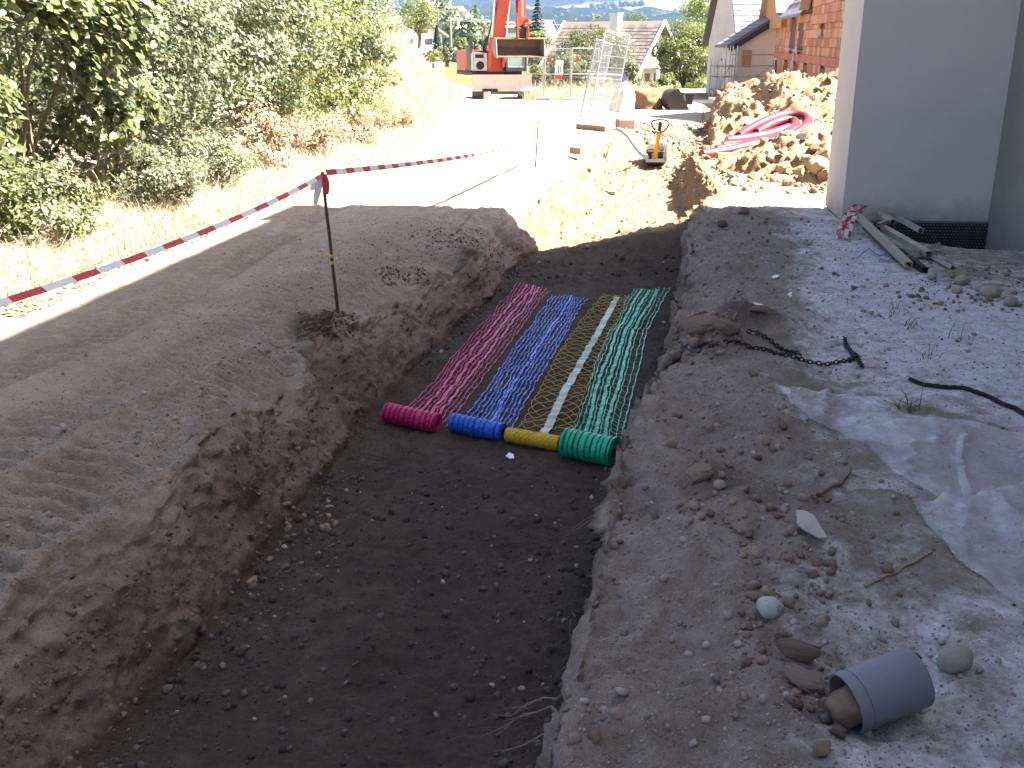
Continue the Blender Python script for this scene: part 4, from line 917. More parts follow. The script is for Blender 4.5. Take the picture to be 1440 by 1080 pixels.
cd.build('torn_card', M['card'], label='torn piece of grey card lying on stones right of the trench', category='card')
sk = path_on_ground([(1141, 704), (1155, 694), (1170, 686), (1186, 676), (1196, 662)], .012)
MB().tube(sk, .010, 6).build('stick', M['twig'], label='grey broken stick on the ground below the plastic film', category='stick')
sk = path_on_ground([(1212, 827), (1235, 817), (1262, 804), (1288, 790), (1312, 774)], .006)
MB().ribbon(sk, .014, .002).build('straw', M['dry_grass'], label='long pale straw on the ground left of the nearest plastic fold', category='straw')
sk = path_on_ground([(1057, 428), (1066, 433), (1077, 438)], .02)
MB().tube(sk, .008, 5).build('stick', M['tag_white'], label='short whitish stick beside the dark crumbled clod', category='stick')
# roots sticking out of the right trench wall
rn = random.Random(12)
for i, (px, py, ex, ey) in enumerate(((800, 1000, 690, 1045), (798, 985, 715, 1020), (812, 860, 800, 905), (858, 720, 815, 770), (786, 1035, 730, 1075), (865, 700, 838, 690))):
    a = rayhit(px, py); e = at(ex, ey, -.45); mid_ = (a + e) / 2; P = []
    for k in range(13):
        q = k / 12; P.append(a.lerp(e, q) + Vector((rn.uniform(-.012, .012), rn.uniform(-.012, .012), .05 * math.sin(q * 3.14) + rn.uniform(-.01, .01))))
    rt = thing('root', ('long bare root hanging low from the right trench wall at the bottom of the picture', 'second bare root above the longest one on the right trench wall', 'short root bending down from the right trench wall', 'forked root on the right trench wall nearer the net rolls', 'lowest root on the right trench wall at the frame edge', 'thin root pointing out of the wall below the green roll')[i], 'root', a)
    MB().tube(P, [.0045 * (1 - .75 * k / 12) for k in range(13)], 5).build('main_root', M['root'], rt, a)
    if i in (0, 1, 3, 4):
        for k in (4, 7):
            b = P[k]; MB().tube([b, b + Vector((-.05, .03 * rn.uniform(-1, 1), -.03)), b + Vector((-.11, .05 * rn.uniform(-1, 1), -.07))], [.003, .002, .001], 4).build('rootlet', M['root'], rt, a)
# tufts of grass on the chalky ground
tufts = [(1283, 460, 'tuft of thin grass on the white ground below the metal profiles'), (1350, 478, 'grass tuft growing near the right edge of the dusty ground'), (1298, 500, 'grass tuft just above the dark rope'), (1278, 578, 'flattened green grass beside the back edge of the plastic film'), (1140, 345, 'dry grass wisp left of the taped profiles'), (1256, 432, 'single short grass sprig in front of the metal profiles'), (1196, 428, 'tiny grass sprig below the small dark stone'), (1262, 442, 'wispy grass stems between the tufts and the metal profiles')]
for i, (px, py, lab) in enumerate(tufts):
    p = rayhit(px, py); n_ = (12, 10, 11, 24, 18, 6, 6, 7)[i]; q = np.array(p)[None] * 0 + np.concatenate([RNG.normal(size=(n_, 2)) * .035, np.zeros((n_, 1))], 1)
    me = blades('grass_tuft', q, np.full(n_, (.16, .16, .15, .15, .14, .10, .08, .14)[i]), .006, M['green_grass'], (1.0, 1.0, 1.1, 1.9, 1.4, .8, .8, 1.1)[i], 4)
    tag(link('grass_tuft', me, None, p), lab, 'grass tuft')

# ------------------------------------------------------------------ loose grit and pebbles
gv = np.stack([X, Y2, Z], -1).reshape(-1, 3)
def scatter(n, fx, fr):
    P, r = [], []
    while len(P) < n:
        x, y = fx(); r_ = fr(y)
        if fx is on_floor and 5.5 < y < 10.8 and r_ > .008 and -1 < x - (y - 6) * .215 < .75: continue
        z_ = gh(x, y)
        if fx in (on_left, on_right) and z_ < plane(y) - .16: continue
        P.append((x, y, z_ + r_ * .25)); r.append(r_)
    return np.array(P), np.array(r)
U = RNG.uniform
def on_floor():
    y = 1.6 + 9.8 * U() ** 1.4; l, lf, rf_, rr = ed(y); t = U() if U() < .62 else (abs(RNG.normal()) * .10 if U() < .6 else 1 - abs(RNG.normal()) * .10); return lf[0] + .02 + (rf_[0] - lf[0] - .04) * (t % 1), y
def on_right():
    y = 1.7 + 9.3 * U() ** 1.5; l, lf, rf_, rr = ed(y); return rr[0] + .03 + min(abs(RNG.normal()) * .85, 3.0), y
def on_left():
    y = 2.2 + 9 * U() ** 1.4; l, lf, rf_, rr = ed(y); return l[0] - .02 - abs(RNG.normal()) * .5, y
def lit_floor():
    y = U(11.6, 20); l, lf, rf_, rr = ed(y); return lf[0] + (rf_[0] - lf[0]) * U(), y
def size(lo_, hi, k=4): return lambda y: (lo_ + (hi - lo_) * U() ** k) * (1 + .05 * y)
P, r = scatter(6500, on_floor, size(.003, .020, 6)); pebbles('trench_gravel', P, r, M['gravel_dark'])
P, r = scatter(150, on_floor, size(.006, .016, 3)); pebbles('pale_floor_chips', P, r, M['gravel_pale'])
P, r = scatter(16000, on_right, size(.0015, .005, 2)); pebbles('bank_grit', P, r, M['gravel_pale'], sub=1)
P, r = scatter(3200, on_right, size(.0025, .016, 7)); pebbles('bank_grit', P, r, M['gravel_pale'])
vi = RNG.choice(np.flatnonzero((msk[:, 1] > .25) & (gv[:, 1] > 2) & (gv[:, 1] < 11.6)), 6500); pebbles('wall_crumbs', gv[vi], .002 + .016 * RNG.random(len(vi)) ** 6, M['wall_clod'])
P, r = scatter(80, on_right, size(.010, .024, 4)); P = P[P[:, 0] > -9]; pebbles('bank_clods', P, r, M['clod'], sub=2)
P, r = scatter(1500, on_left, size(.0025, .014, 6)); pebbles('track_grit', P, r, M['gravel_pale'])
P, r = scatter(12000, on_left, size(.0015, .006, 2)); pebbles('track_grit', P, r, M['track_grit'])
P, r = scatter(9000, on_floor, size(.0015, .006, 2)); pebbles('trench_gravel', P, r, M['gravel_dark'])
P, r = scatter(700, lit_floor, size(.006, .020, 5)); pebbles('tan_grit', P, r, M['gravel_tan'])
def on_chalk():
    y = 1.8 + 9 * U(); x = .9 + .22 * y + U(0, 2.2 + .1 * y); return x, y
P, r = scatter(3500, on_chalk, size(.0015, .006, 3)); pebbles('chalk_specks', P, r, M['gravel_dark'])
def cells(n, px0, px1, py0, py1, rlo, rhi):
    P, r = [], []
    for _ in range(n):
        p = rayhit(U(px0, px1), U(py0, py1)); rr = rlo + (rhi - rlo) * U() ** 3; P.append((p.x, p.y, p.z + rr * .3)); r.append(rr)
    return np.array(P), np.array(r)
for (a, b, c_, d_, n_) in ((600, 690, 320, 350, 240), (535, 605, 375, 402, 240), (418, 498, 438, 474, 300)):
    P, r = cells(n_, a, b, c_, d_, .003, .018); pebbles('dark_crumbs', P, r, M['wall_clod'], sub=1)
for (a, b, c_, d_, n_) in ((1040, 1170, 700, 1000, 190), (960, 1110, 560, 760, 110), (330, 480, 600, 840, 160), (950, 1050, 440, 500, 160), (1280, 1440, 370, 440, 220)):
    P, r = cells(n_, a, b, c_, d_, .004, .024); pebbles('crumbled_soil', P, r, M['clod'], sub=2)

# ------------------------------------------------------------------ heap of excavated clay and rock beside the pier
CP = [(3.25, 18.2, -.40), (3.05, 16, -.36), (2.9, 14, -.34), (4.4, 13.6, -.34), (3.6, 14.2, -.33), (4.2, 19, -.22), (5, 19.5, -.08), (5.75, 20, .02), (6.1, 21.3, .12), (7.2, 25, .80), (6.5, 25.5, .72), (6.1, 27, .33), (5.2, 29.5, -.72), (4.4, 24, -.42), (5.4, 24.5, .18), (9, 25, .9), (8, 20, .35), (6, 16, .0), (6.2, 13.3, -.3), (5.0, 17, -.08), (10, 31, -.75), (7, 32, -.75), (4.4, 28, -.72), (3.7, 21, -.42), (8.2, 23, .7), (11.5, 24, .1), (11.5, 17, -.4), (9, 14, -.35), (3.9, 15.6, -.12), (4.6, 15.3, .0)]
hx = np.linspace(2.75, 11.5, 200); hy = np.linspace(12.6, 32, 300)
HX, HY = np.meshgrid(hx, hy); num = 0; den = 0
for (a, b, c_) in CP:
    w_ = 1 / (((HX - a) ** 2 + (HY - b) ** 2 * .6) ** 1.6 + .02); num = num + w_ * c_; den = den + w_
HZ = num / den
base = plane(HY)
mixh = np.clip(HZ - base, 0, 2)
tl_ = np.clip(((HX - 3.2) * 2.9 + (HY - 18.2) * 3.1) / (2.9 ** 2 + 3.1 ** 2), 0, 1); cd_ = np.hypot(HX - 3.2 - 2.9 * tl_, HY - 18.2 - 3.1 * tl_); calm = sstep(1.2, .5, cd_)
HZ = HZ - .10 * calm + (1 - .8 * calm) * (np.abs(fbm(HX * 1.3, HY * 1.3, 0 * HX + 2, 4)) * .26 - .06 + .15 * fbm(HX * 2.9, HY * 3.1, 0 * HX, 4) + .05 * fbm(HX * 9, HY * 9, 0 * HX, 3)) * sstep(0, .3, mixh + .12)
LH, lf_, rf_, RH = edges(HY.ravel()); RH = RH.reshape(HY.shape)
edge_ = sstep(-.05, .35, HX - RH) * sstep(2.75, 3.0, HX) * sstep(12.6, 13.6, HY) * sstep(32, 30, HY) * sstep(11.5, 10.5, HX)
HZ = base - .95 + (HZ - base + .95) * edge_
hi_ = np.arange(HX.size).reshape(HX.shape)
hq = np.stack([hi_[:-1, :-1], hi_[:-1, 1:], hi_[1:, 1:], hi_[1:, :-1]], -1).reshape(-1, 4)
heap_m = pmat('heap_clay', (.27, .185, .10), (.155, .098, .05), 5, .95, .04, 14, dirt=((.34, .27, .18), 2.6, .56))
spoil = tag(link('spoil_heap', np_mesh('spoil_heap', np.stack([HX, HY, HZ], -1).reshape(-1, 3), hq, heap_m, True)), 'long heap of excavated tan clay and rubble behind the grey house corner', 'spoil heap')
bpy.context.view_layer.update()
BH = BVHTree.FromObject(spoil, bpy.context.evaluated_depsgraph_get())
def hh_(x, y):
    h = BH.ray_cast(Vector((x, y, 12)), Vector((0, 0, -1))); g_ = gh(x, y)
    return max(h[0].z, g_) if h[0] is not None else g_
def hithit(px, py):
    o = Vector((0, 0, HC)); d = (at(px, py, Y=10.0) - o).normalized(); h = BH.ray_cast(o, d); g_ = BV.ray_cast(o, d)
    c_ = [q for q in (h, g_) if q[0] is not None]
    return min(c_, key=lambda q: q[3])[0] if c_ else at(px, py)
rn = random.Random(21)
big_ = [(1098, 240, .17), (1120, 248, .19), (1135, 232, .16), (1150, 240, .20), (1142, 215, .13), (1158, 222, .15), (1085, 226, .13), (1112, 205, .11), (1128, 195, .12), (1092, 210, .10), (1050, 225, .10), (1108, 262, .12), (1160, 250, .16), (1125, 225, .10)]
ORD = ['first', 'second', 'third', 'fourth', 'fifth', 'sixth', 'seventh', 'eighth', 'ninth', 'tenth', 'eleventh', 'twelfth', 'thirteenth', 'last']
rk = [rock_mesh('rock', 200 + i, M['rock'], 15, .85, 1) for i in range(8)]
for i, (px, py, r) in enumerate(big_):
    p = hithit(px, py); o = link('rock', rk[i % 8], None, (p.x, p.y, p.z + r * .3), (rn.uniform(-.4, .4), rn.uniform(-.4, .4), rn.uniform(0, 6))); o.scale = (r, r, r)
    tag(o, '%s from the left of the large angular rocks at the foot of the spoil heap' % ORD[sorted(q[0] for q in big_).index(px)], 'rock', 'large rocks at the foot of the spoil heap')
k = 0
while k < 190:
    x, y = rn.uniform(3.0, 9.2), rn.uniform(13.3, 30)
    l_, a_, b_, r_ = ed(y)
    if x < r_[0] + .12: continue
    tq = max(0, min(1, ((x - 3.2) * 2.9 + (y - 18.2) * 3.1) / 18.02))
    if math.hypot(x - 3.2 - 2.9 * tq, y - 18.2 - 3.1 * tq) < .75: continue
    r = .035 + .14 * rn.random() ** 2.6; o = link('rock', rk[rn.randrange(8)], None, (x, y, hh_(x, y) + r * .25), (rn.uniform(-.5, .5), rn.uniform(-.5, .5), rn.uniform(0, 6))); o.scale = (r, r * rn.uniform(.7, 1), r)
    tag(o, 'small tan rock lying loose on the slope of the spoil heap', 'rock', 'small rocks over the spoil heap'); k += 1
P, r = [], []
for _ in range(8000):
    x, y = U(2.9, 9.5), U(13, 30); r_ = .010 + .055 * U() ** 3; P.append((x, y, hh_(x, y) + r_ * .3)); r.append(r_)
pebbles('heap_rubble', np.array(P), np.array(r), M['rock'])

# coil of red conduit on the heap
def cpath(pix, lift=.06):
    P = []
    for (px, py, *yy) in pix:
        Yq = yy[0] if yy else 18.3 + (224 - py) / 67 * 3.0; p = at(px, py, Y=Yq); P.append(p)
    out = []
    for i in range(len(P) - 1):
        p0, p1, p2, p3 = P[max(0, i - 1)], P[i], P[i + 1], P[min(len(P) - 1, i + 2)]
        for j in range(8):
            t = j / 8; out.append(.5 * ((2 * p1) + (-p0 + p2) * t + (2 * p0 - 5 * p1 + 4 * p2 - p3) * t * t + (-p0 + 3 * p1 - 3 * p2 + p3) * t ** 3))
    return out + [P[-1]]
loops = [[(977, 223), (1010, 217), (1058, 208), (1102, 196), (1127, 184), (1138, 172), (1136, 161), (1122, 157), (1102, 160), (1077, 170), (1053, 182), (1035, 195)],
         [(997, 213), (1030, 209), (1070, 203), (1105, 191), (1125, 178)],
         [(1005, 206), (1043, 203.5), (1077, 198), (1102, 190), (1120, 178), (1124, 169), (1116, 164.5), (1102, 167), (1080, 177), (1060, 190)],
         [(1012, 199), (1060, 194), (1093, 186), (1115, 177)]]
cz = thing('conduit_coil', 'coil of red corrugated conduit lying in long loops on the spoil heap', 'conduit', at(1050, 205, Y=19))
for L_ in loops:
    pts = cpath(L_); fine_ = []
    for a, b in zip(pts[:-1], pts[1:]):
        n_ = max(1, int((b - a).length / .022)); fine_ += [a.lerp(b, i / n_) for i in range(n_)]
    fine_.append(pts[-1])
    fine_ = [Vector((p.x, p.y, max(p.z, min(p.z + .12, hh_(p.x, p.y) + .03)))) for p in fine_]
    sm = [sum((fine_[max(0, min(len(fine_) - 1, i + d))] for d in range(-22, 23)), Vector()) / 45 for i in range(len(fine_))]
    MB().tube(sm, [.092 if i % 2 else .088 for i in range(len(sm))], 12).build('conduit', M['conduit'], cz, cz.location, smooth=True)
# bits of board stuck in the trench edges
def board(a, b, wz, wx, label, mat='wood'):
    k = MB(); k.bar(a, b, wx, wz); return tag(k.build('board', M[mat]), label, 'board')
board(at(1008, 219, Y=17.6), at(1034, 219, Y=17.7), .10, .10, 'short tan timber block under the red conduit')
board(at(803, 211, .03), at(818, 213, .03), .13, .06, 'small wooden board sticking out of the sunlit trench edge')
board(at(815, 178, .05), at(856, 182, .05), .16, .22, 'timber sleeper lying under the foot of the leaning fence panels')

# ------------------------------------------------------------------ yellow-handled plate compactor in the trench
pc = rayhit(921, 229); pc.z = gh(pc.x, pc.y) + .01
cp = thing('plate_compactor', 'plate compactor with yellow handle and black grip loop standing in the sunlit trench', 'compactor', pc, R(-4))
b = MB(); b.prism([(-.28, .09), (-.34, .04), (-.28, 0), (.28, 0), (.34, .04), (.28, .09)], 'x', -.20, .17); b.build('base_plate', M['steel_dark'], cp)
b = MB(); b.box((-.01, .03, .17), (.34, .34, .14), bev=.02); b.build('engine_deck', M['black_plastic'], cp)
b = MB(); b.box((-.06, .05, .32), (.16, .2, .16), bev=.03); b.tube([(-.14, .05, .33), (.05, .05, .33)], .07, 12); b.build('engine', M['machine_white'], cp, smooth=True)
b = MB(); b.tube([(-.08, .06, .40), (-.08, .06, .47)], .065, 14); b.tube([(-.08, .06, .47), (-.08, .06, .485)], .03, 10); b.build('fuel_cap', M['machine_white'], cp, smooth=True)
b = MB(); b.box((.11, .06, .30), (.11, .16, .2), bev=.02); b.build('muffler', M['galv'], cp)
b = MB(); b.box((.215, .05, .20), (.05, .34, .36), bev=.01); b.build('side_tank', M['machine_white'], cp)
b = MB(); b.bar((-.02, -.12, .05), (.03, -.30, .62), .075, .05); b.box((-.02, -.13, .10), (.11, .07, .16)); b.build('handle_column', M['yellow'], cp)
b = MB(); b.bar((.03, -.30, .60), (.045, -.345, .80), .055, .045); b.build('grip_stem', M['black_plastic'], cp)
b = MB(); ring = [(.045 + .17 * sx, -.345 + .015 * sz, .72 + .12 * sz) for sx, sz in ((0, -1), (.45, -.75), (.85, -.1), (1, .5), (.8, .85), (.3, 1), (-.3, 1), (-.8, .85), (-1, .5), (-.85, -.1), (-.45, -.75), (0, -1))]
b.tube(ring, .016, 8, cap=False); b.build('grip_loop', M['black_plastic'], cp, smooth=True)
hz = [at(869, 182, Y=19.6), at(876, 185, Y=19.2), at(885, 193, Y=18.7), at(893, 205, Y=18.3), at(901, 215, Y=18.0), at(909, 221, Y=17.7)]
MB().tube(hz, .045, 10).build('hose', M['hose'], label='grey hose hanging from the trench edge down to the plate compactor', category='hose', smooth=True)

# ------------------------------------------------------------------ hedge and dry bank on the left
def bush(name, label, x, y, r, h, nleaf, lsize, mat, group, six=False, parts=0, seed=0, dead=False):
    z0 = gh(x, y) - .05; t = thing(name, label, 'bush', (x, y, z0), group=group)
    rn_ = np.random.default_rng(100 + seed)
    nc = 32; nleaf = int(nleaf * 1.35); cl = rn_.normal(size=(nc, 3)); cl /= np.linalg.norm(cl, axis=1, keepdims=True)
    cl = cl * rn_.uniform(.35, 1.0, (nc, 1)) ** .6 * np.array([r, r * 1.05, h * .5]) + np.array([0, 0, h * .44])
    cl[:, 2] = np.maximum(cl[:, 2], .10 + .25 * rn_.random(nc))
    ci = rn_.integers(0, nc, nleaf); d = rn_.normal(size=(nleaf, 3)); d /= np.linalg.norm(d, axis=1, keepdims=True)
    rr = r * rn_.uniform(.20, .42, nc)[ci]
    P = cl[ci] + d * rr[:, None] * rn_.uniform(.35, 1.0, (nleaf, 1)) ** .5 * np.array([1, 1, .85])
    P[:, 2] = np.maximum(P[:, 2], .03)
    outw = P - np.array([0, 0, h * .4]); outw /= np.linalg.norm(outw, axis=1, keepdims=True) + 1e-6; outw = outw * .6 + np.array([.55, -.15, .55])
    if parts:
        vis = np.argsort(-(P[:, 0] * 1.0 - P[:, 1] * .25 - .4 * np.abs(P[:, 2] - .9) + rn_.uniform(0, 1.1, nleaf)))[:parts]
        keep = np.ones(nleaf, bool); keep[vis] = False
        lf = LEAF_ONE
        for i in vis:
            o = link('leaf', lf[int(rn_.integers(0, len(lf)))], t, tuple(P[i])); n_ = Vector(outw[i]) + Vector(rn_.normal(size=3)) * .5 + Vector((0, 0, .3))
            o.rotation_euler = (n_.to_track_quat('Z', 'Y').to_matrix() @ Matrix.Rotation(rn_.uniform(0, 6.28), 3, 'Z')).to_euler(); s_ = lsize * rn_.uniform(.7, 1.2); o.scale = (s_,) * 3
        P, outw = P[keep], outw[keep]
    link('foliage', leaf_mesh('foliage', P, lsize, outw, mat, six), t, kind='stuff')
    for k in range(5 if not dead else 3):
        q = cl[k]; a = Vector((rn_.uniform(-.2, .2) * r, rn_.uniform(-.2, .2) * r, 0)); e = Vector(q); m_ = a.lerp(e, .5) + Vector((0, 0, .12 * h))
        MB().tube([a, m_, e], [.022, .015, .006] if not dead else [.008, .006, .003], 5).build('stem', M['twig'], t)
    tw = MB()
    for k in range(34):
        q = Vector(cl[k % nc]) + Vector(rn_.normal(size=3)) * .1; dd = Vector(rn_.normal(size=3)); dd.z *= .6; dd.normalize(); L_ = r * rn_.uniform(.25, .6)
        tw.tube([q, q + dd * L_ * .5 + Vector((0, 0, .03)), q + dd * L_], [.006, .004, .0015], 3, cap=False)
    tw.build('twigs', M['twig'], t, kind='stuff')
    return t
def one_leaf(seed):
    rn_ = random.Random(seed); o = [(-.55, 0), (-.42, .2), (-.15, .38), (.12, .37), (.36, .2), (.6, 0), (.36, -.2), (.12, -.36), (-.15, -.38), (-.42, -.2)]
    v = [(x, y, .10 * abs(y) / .38 - .10 * x * x + rn_.uniform(-.02, .02)) for x, y in o] + [(-.1, 0, -.02), (.25, 0, -.02)]
    f = [(0, 1, 10), (1, 2, 10), (2, 3, 11, 10), (3, 4, 11), (4, 5, 11), (5, 6, 11), (6, 7, 11), (7, 8, 10, 11), (8, 9, 10), (9, 0, 10)]
    me = bpy.data.meshes.new('leaf'); me.from_pydata(v, [], f); me.materials.append(M['leaf_hazel']); return me
LEAF_ONE = [one_leaf(i) for i in range(3)]
HG = 'bushes of the hedge along the track'
hedge = [(-4.75, 7.6, 1.35, 3.1, 7500, .10, 'leaf_hazel', 300, 'broad-leaved hazel bush at the left edge of the picture, nearest of the hedge'),
         (-4.8, 9.9, 1.4, 3.4, 8500, .098, 'leaf_hazel', 300, 'hazel bush with large pale leaves, second along the hedge from the left edge'),
         (-4.75, 12.3, 1.5, 3.6, 8500, .085, 'leaf_grey', 0, 'grey-green bush with small leaves in the middle left of the hedge, after the hazels'),
         (-4.65, 14.8, 1.5, 3.8, 9000, .08, 'leaf_grey', 0, 'grey-green bush behind the reddish dry bracken, fourth along the hedge'),
         (-4.45, 17.4, 1.5, 3.8, 9000, .085, 'leaf_hazel', 0, 'dense green bush above the bracken in the middle of the hedge'),
         (-4.35, 20.2, 1.5, 3.9, 9000, .09, 'leaf_yellow', 0, 'bright green bush reaching over the bank towards the sunlit track'),
         (-4.1, 23.2, 1.45, 3.9, 8500, .09, 'leaf_hazel', 0, 'green bush second from the far end of the hedge'),
         (-3.9, 26.2, 1.15, 3.6, 6500, .09, 'leaf_yellow', 0, 'yellow-green bush at the far end of the hedge beside the dry grass mound')]
for i, (x, y, r, h, n_, ls, mt, pt, lab) in enumerate(hedge): bush('bush', lab, x, y, r, h, n_, ls, M[mt], HG, ls > .095, pt, i)
for i, (x, y) in enumerate(((-7.6, 9.5), (-7.6, 13), (-7.5, 16.5), (-7.2, 20), (-6.9, 24), (-6.4, 28))):
    bush('bush', ('tall bush in the second row, behind the nearest hazel bush', 'tall bush of the second row behind the first grey-green bush', 'tall bush of the second row behind the middle of the hedge', 'tall bush of the second row behind the dense green bush', 'tall bush of the second row behind the far part of the hedge', 'last tall bush of the second row, behind the hedge end')[i], x, y, 1.8, 4.6, 4500, .16, M['leaf_grey' if i % 2 else 'leaf_hazel'], 'back row of the hedge', False, 0, 30 + i)
low = [(-3.95, 13.0, .6, .8, 'leaf_grey'), (-3.75, 15.2, .7, .9, 'leaf_dead'), (-3.45, 17.6, .65, .8, 'leaf_dead'), (-3.15, 20.4, .7, .85, 'leaf_dead'), (-3.9, 11.2, .55, .7, 'leaf_grey'), (-3.15, 22.8, .6, .8, 'leaf_yellow'), (-4.25, 9.0, .55, .7, 'leaf_hazel'), (-2.85, 25.2, .6, .7, 'leaf_dead')]
lowlab = ['low grey-green shrub just before the first reddish bracken clump', 'wide reddish bracken clump under the middle of the hedge', 'dry brown bracken spilling towards the sunlit track', 'brown bracken clump below the bright green bush', 'low grey-green shrub at the hedge foot, nearest of the grey-green ones', 'low yellow-green shrub at the track edge near the mound', 'low hazel shoots at the foot of the two hazel bushes', 'last dry bracken clump before the grass mound']
for i, (x, y, r, h, mt) in enumerate(low): bush('bracken' if mt == 'leaf_dead' else 'shrub', lowlab[i], x, y, r, h, 3600, .05, M[mt], 'low growth along the hedge foot', False, 0, 60 + i, mt == 'leaf_dead')
# dry grass strip and mound
P = []
for _ in range(24000):
    y = 6.8 + 34 * U() ** 1.5; e = float(itp(y, K_H)); x = e + .45 - abs(RNG.normal()) * .95; P.append((x, y, gh(x, y) - .01))
P = np.array(P); hgt = .10 + .22 * RNG.random(len(P)) ** 2 + .10 * sstep(0, 1.5, -(P[:, 0] - itp(P[:, 1], K_H)))
link('dry_grass', blades('dry_grass', P, hgt, .012, M['dry_grass'], .9, 2), kind='stuff')
P = []
for _ in range(16000):
    y = U(26, 49); x = -4.2 + 1.5 * RNG.normal(); 
    if x > -2.1: continue
    P.append((x, y, gh(x, y) - .01))
P = np.array(P); link('dry_grass', blades('dry_grass', P, np.full(len(P), .42) + .5 * RNG.random(len(P)) ** 4, .03, M['dry_grass'], .5, 2), kind='stuff')
P = []
for _ in range(5000):
    x, y = U(.6, 7), U(49.5, 56); P.append((x, y, plane(y) - .05))
P = np.array(P); link('dry_grass', blades('dry_grass', P, np.full(len(P), .55) + .5 * RNG.random(len(P)) ** 3, .035, M['dry_grass'], .4, 2), kind='stuff')
P = []
for _ in range(9000):
    y = 6.5 + 20 * U() ** 1.3; e = float(itp(y, K_H)); x = e + .75 - abs(RNG.normal()) * .8; P.append((x, y, gh(x, y) + .01))
P = np.array(P); link('fallen_leaves', leaf_mesh('fallen_leaves', P, .045, np.tile([[0, 0, 1.2]], (len(P), 1)), M['leaf_dead']), kind='stuff')

# ------------------------------------------------------------------ trees beyond the site
def tree(name, label, x, y, z0, r, h, trunk_h, n_, ls, mat, seed, cone=False, group=None, trunk_r=.12):
    t = thing(name, label, 'tree', (x, y, z0), group=group); rn_ = np.random.default_rng(500 + seed)
    ch = h - trunk_h
    if cone:
        q = rn_.random(n_) ** .75; lay = np.round(q * 16 + rn_.uniform(-.35, .35, n_)) / 16 * .85 + q * .15; an = rn_.uniform(0, 6.283, n_); br = np.floor(an / 6.283 * 9) / 9 * 6.283 + lay * 40 + rn_.normal(size=n_) * .22
        rad = (1 - q) * r * rn_.uniform(.15, 1, n_) ** .55 * (.75 + .45 * np.sin(br * 3 + lay * 30) ** 2) + .04
        P = np.stack([np.cos(br) * rad, np.sin(br) * rad, trunk_h + lay * ch - rad * .25], -1); outw = np.stack([np.cos(br), np.sin(br), 0 * br + .6], -1)
    else:
        nc = 34; cl = rn_.normal(size=(nc, 3)); cl /= np.linalg.norm(cl, axis=1, keepdims=True)
        cl = cl * rn_.uniform(.4, 1.0, (nc, 1)) ** .5 * np.array([r, r, ch * .5]) * .82 + np.array([0, 0, trunk_h + ch * .5])
        ci = rn_.integers(0, nc, n_); d = rn_.normal(size=(n_, 3)); d /= np.linalg.norm(d, axis=1, keepdims=True)
        P = cl[ci] + d * (r * rn_.uniform(.16, .36, nc)[ci] * rn_.uniform(.4, 1, n_) ** .5)[:, None]
        outw = P - np.array([0, 0, trunk_h + ch * .4]); outw /= np.linalg.norm(outw, axis=1, keepdims=True)
        lb = MB()
        for k in range(9):
            e = Vector(cl[k]); a = Vector((0, 0, trunk_h * .7 + .1 * k * ch / 9)); lb.tube([a, a.lerp(e, .5) + Vector((0, 0, .05 * ch)), e], [trunk_r * .5, trunk_r * .3, .01], 5)
        lb.build('limbs', M['bark'], t, kind='stuff')
    link('crown', leaf_mesh('crown', P, ls, outw, mat), t, kind='stuff')
    MB().tube([(0, 0, -.3), (.03, .02, trunk_h * .6), (-.02, .05, trunk_h + ch * .45)] + ([(0, 0, h * .97)] if cone else []), [trunk_r * 1.2, trunk_r, trunk_r * .6] + ([.015] if cone else []), 8).build('trunk', M['bark'], t, smooth=True)
    return t
def T(px, py_top, py_base, wpx, Yd, name, label, mat, seed, n_=5200, cone=False, ls=None, tf=.2, group=None):
    a, b = at(px, py_top, Y=Yd), at(px, py_base, Y=Yd); r = wpx / 2 * Yd * .97 / FPX
    return tree(name, label, a.x, Yd, b.z, r, a.z - b.z, (a.z - b.z) * tf, n_, ls or max(.09, Yd * .0021), M[mat], seed, cone, group)
T(756, -4, 80, 34, 112, 'conifer', 'dark pointed conifer left of the house with the chimney', 'needle', 1, 8500, True, .26, .06)
T(712, 12, 70, 26, 125, 'conifer', 'dark conifer seen behind the excavator stick', 'needle', 2, 6000, True, .26, .06)
T(738, 22, 70, 30, 135, 'tree', 'pale green tree between the two conifers', 'leaf_tree', 3, 3500, tf=.1)
T(752, 42, 90, 52, 62, 'tree', 'bright yellow-green leafy tree just right of the excavator bucket', 'leaf_yellow', 4, 4500, tf=.1)
T(792, 68, 138, 62, 58, 'tree', 'bushy green tree directly behind the fence sign', 'leaf_olive', 14, 4500, tf=.12)
T(842, 34, 132, 116, 68, 'tree', 'broad olive-coloured tree in front of the house roof', 'leaf_olive', 5, 15000, tf=.10)
T(874, 78, 136, 66, 66, 'tree', 'lower olive-coloured tree left of the house balcony', 'leaf_olive', 15, 8000, tf=.06)
T(966, 30, 140, 100, 82, 'tree', 'large green tree between the house balcony and the scaffolding', 'leaf_yellow', 6, 15000, tf=.16)
T(990, -14, 100, 80, 98, 'tree', 'taller pale tree behind the large green one', 'leaf_yellow', 7, 6500, tf=.15)
T(938, 100, 145, 40, 74, 'shrub', 'round bright green garden shrub in front of the house balcony', 'leaf_yellow', 8, 4200, tf=.08)
T(588, -2, 62, 70, 70, 'tree', 'thin yellowing tree beyond the far end of the hedge', 'leaf_yellow', 9, 2600, tf=.2)
T(614, 36, 74, 16, 85, 'conifer', 'small dark cypress beside the white house at the end of the bank', 'needle', 10, 2600, True, .18, .04)
T(648, 50, 82, 22, 95, 'shrub', 'green bush below the small gabled house', 'leaf_yellow', 11, 1800, tf=.05)
T(905, 18, 70, 60, 150, 'tree', 'tree behind the roof of the house with the chimney', 'leaf_tree', 12, 3500, tf=.1)
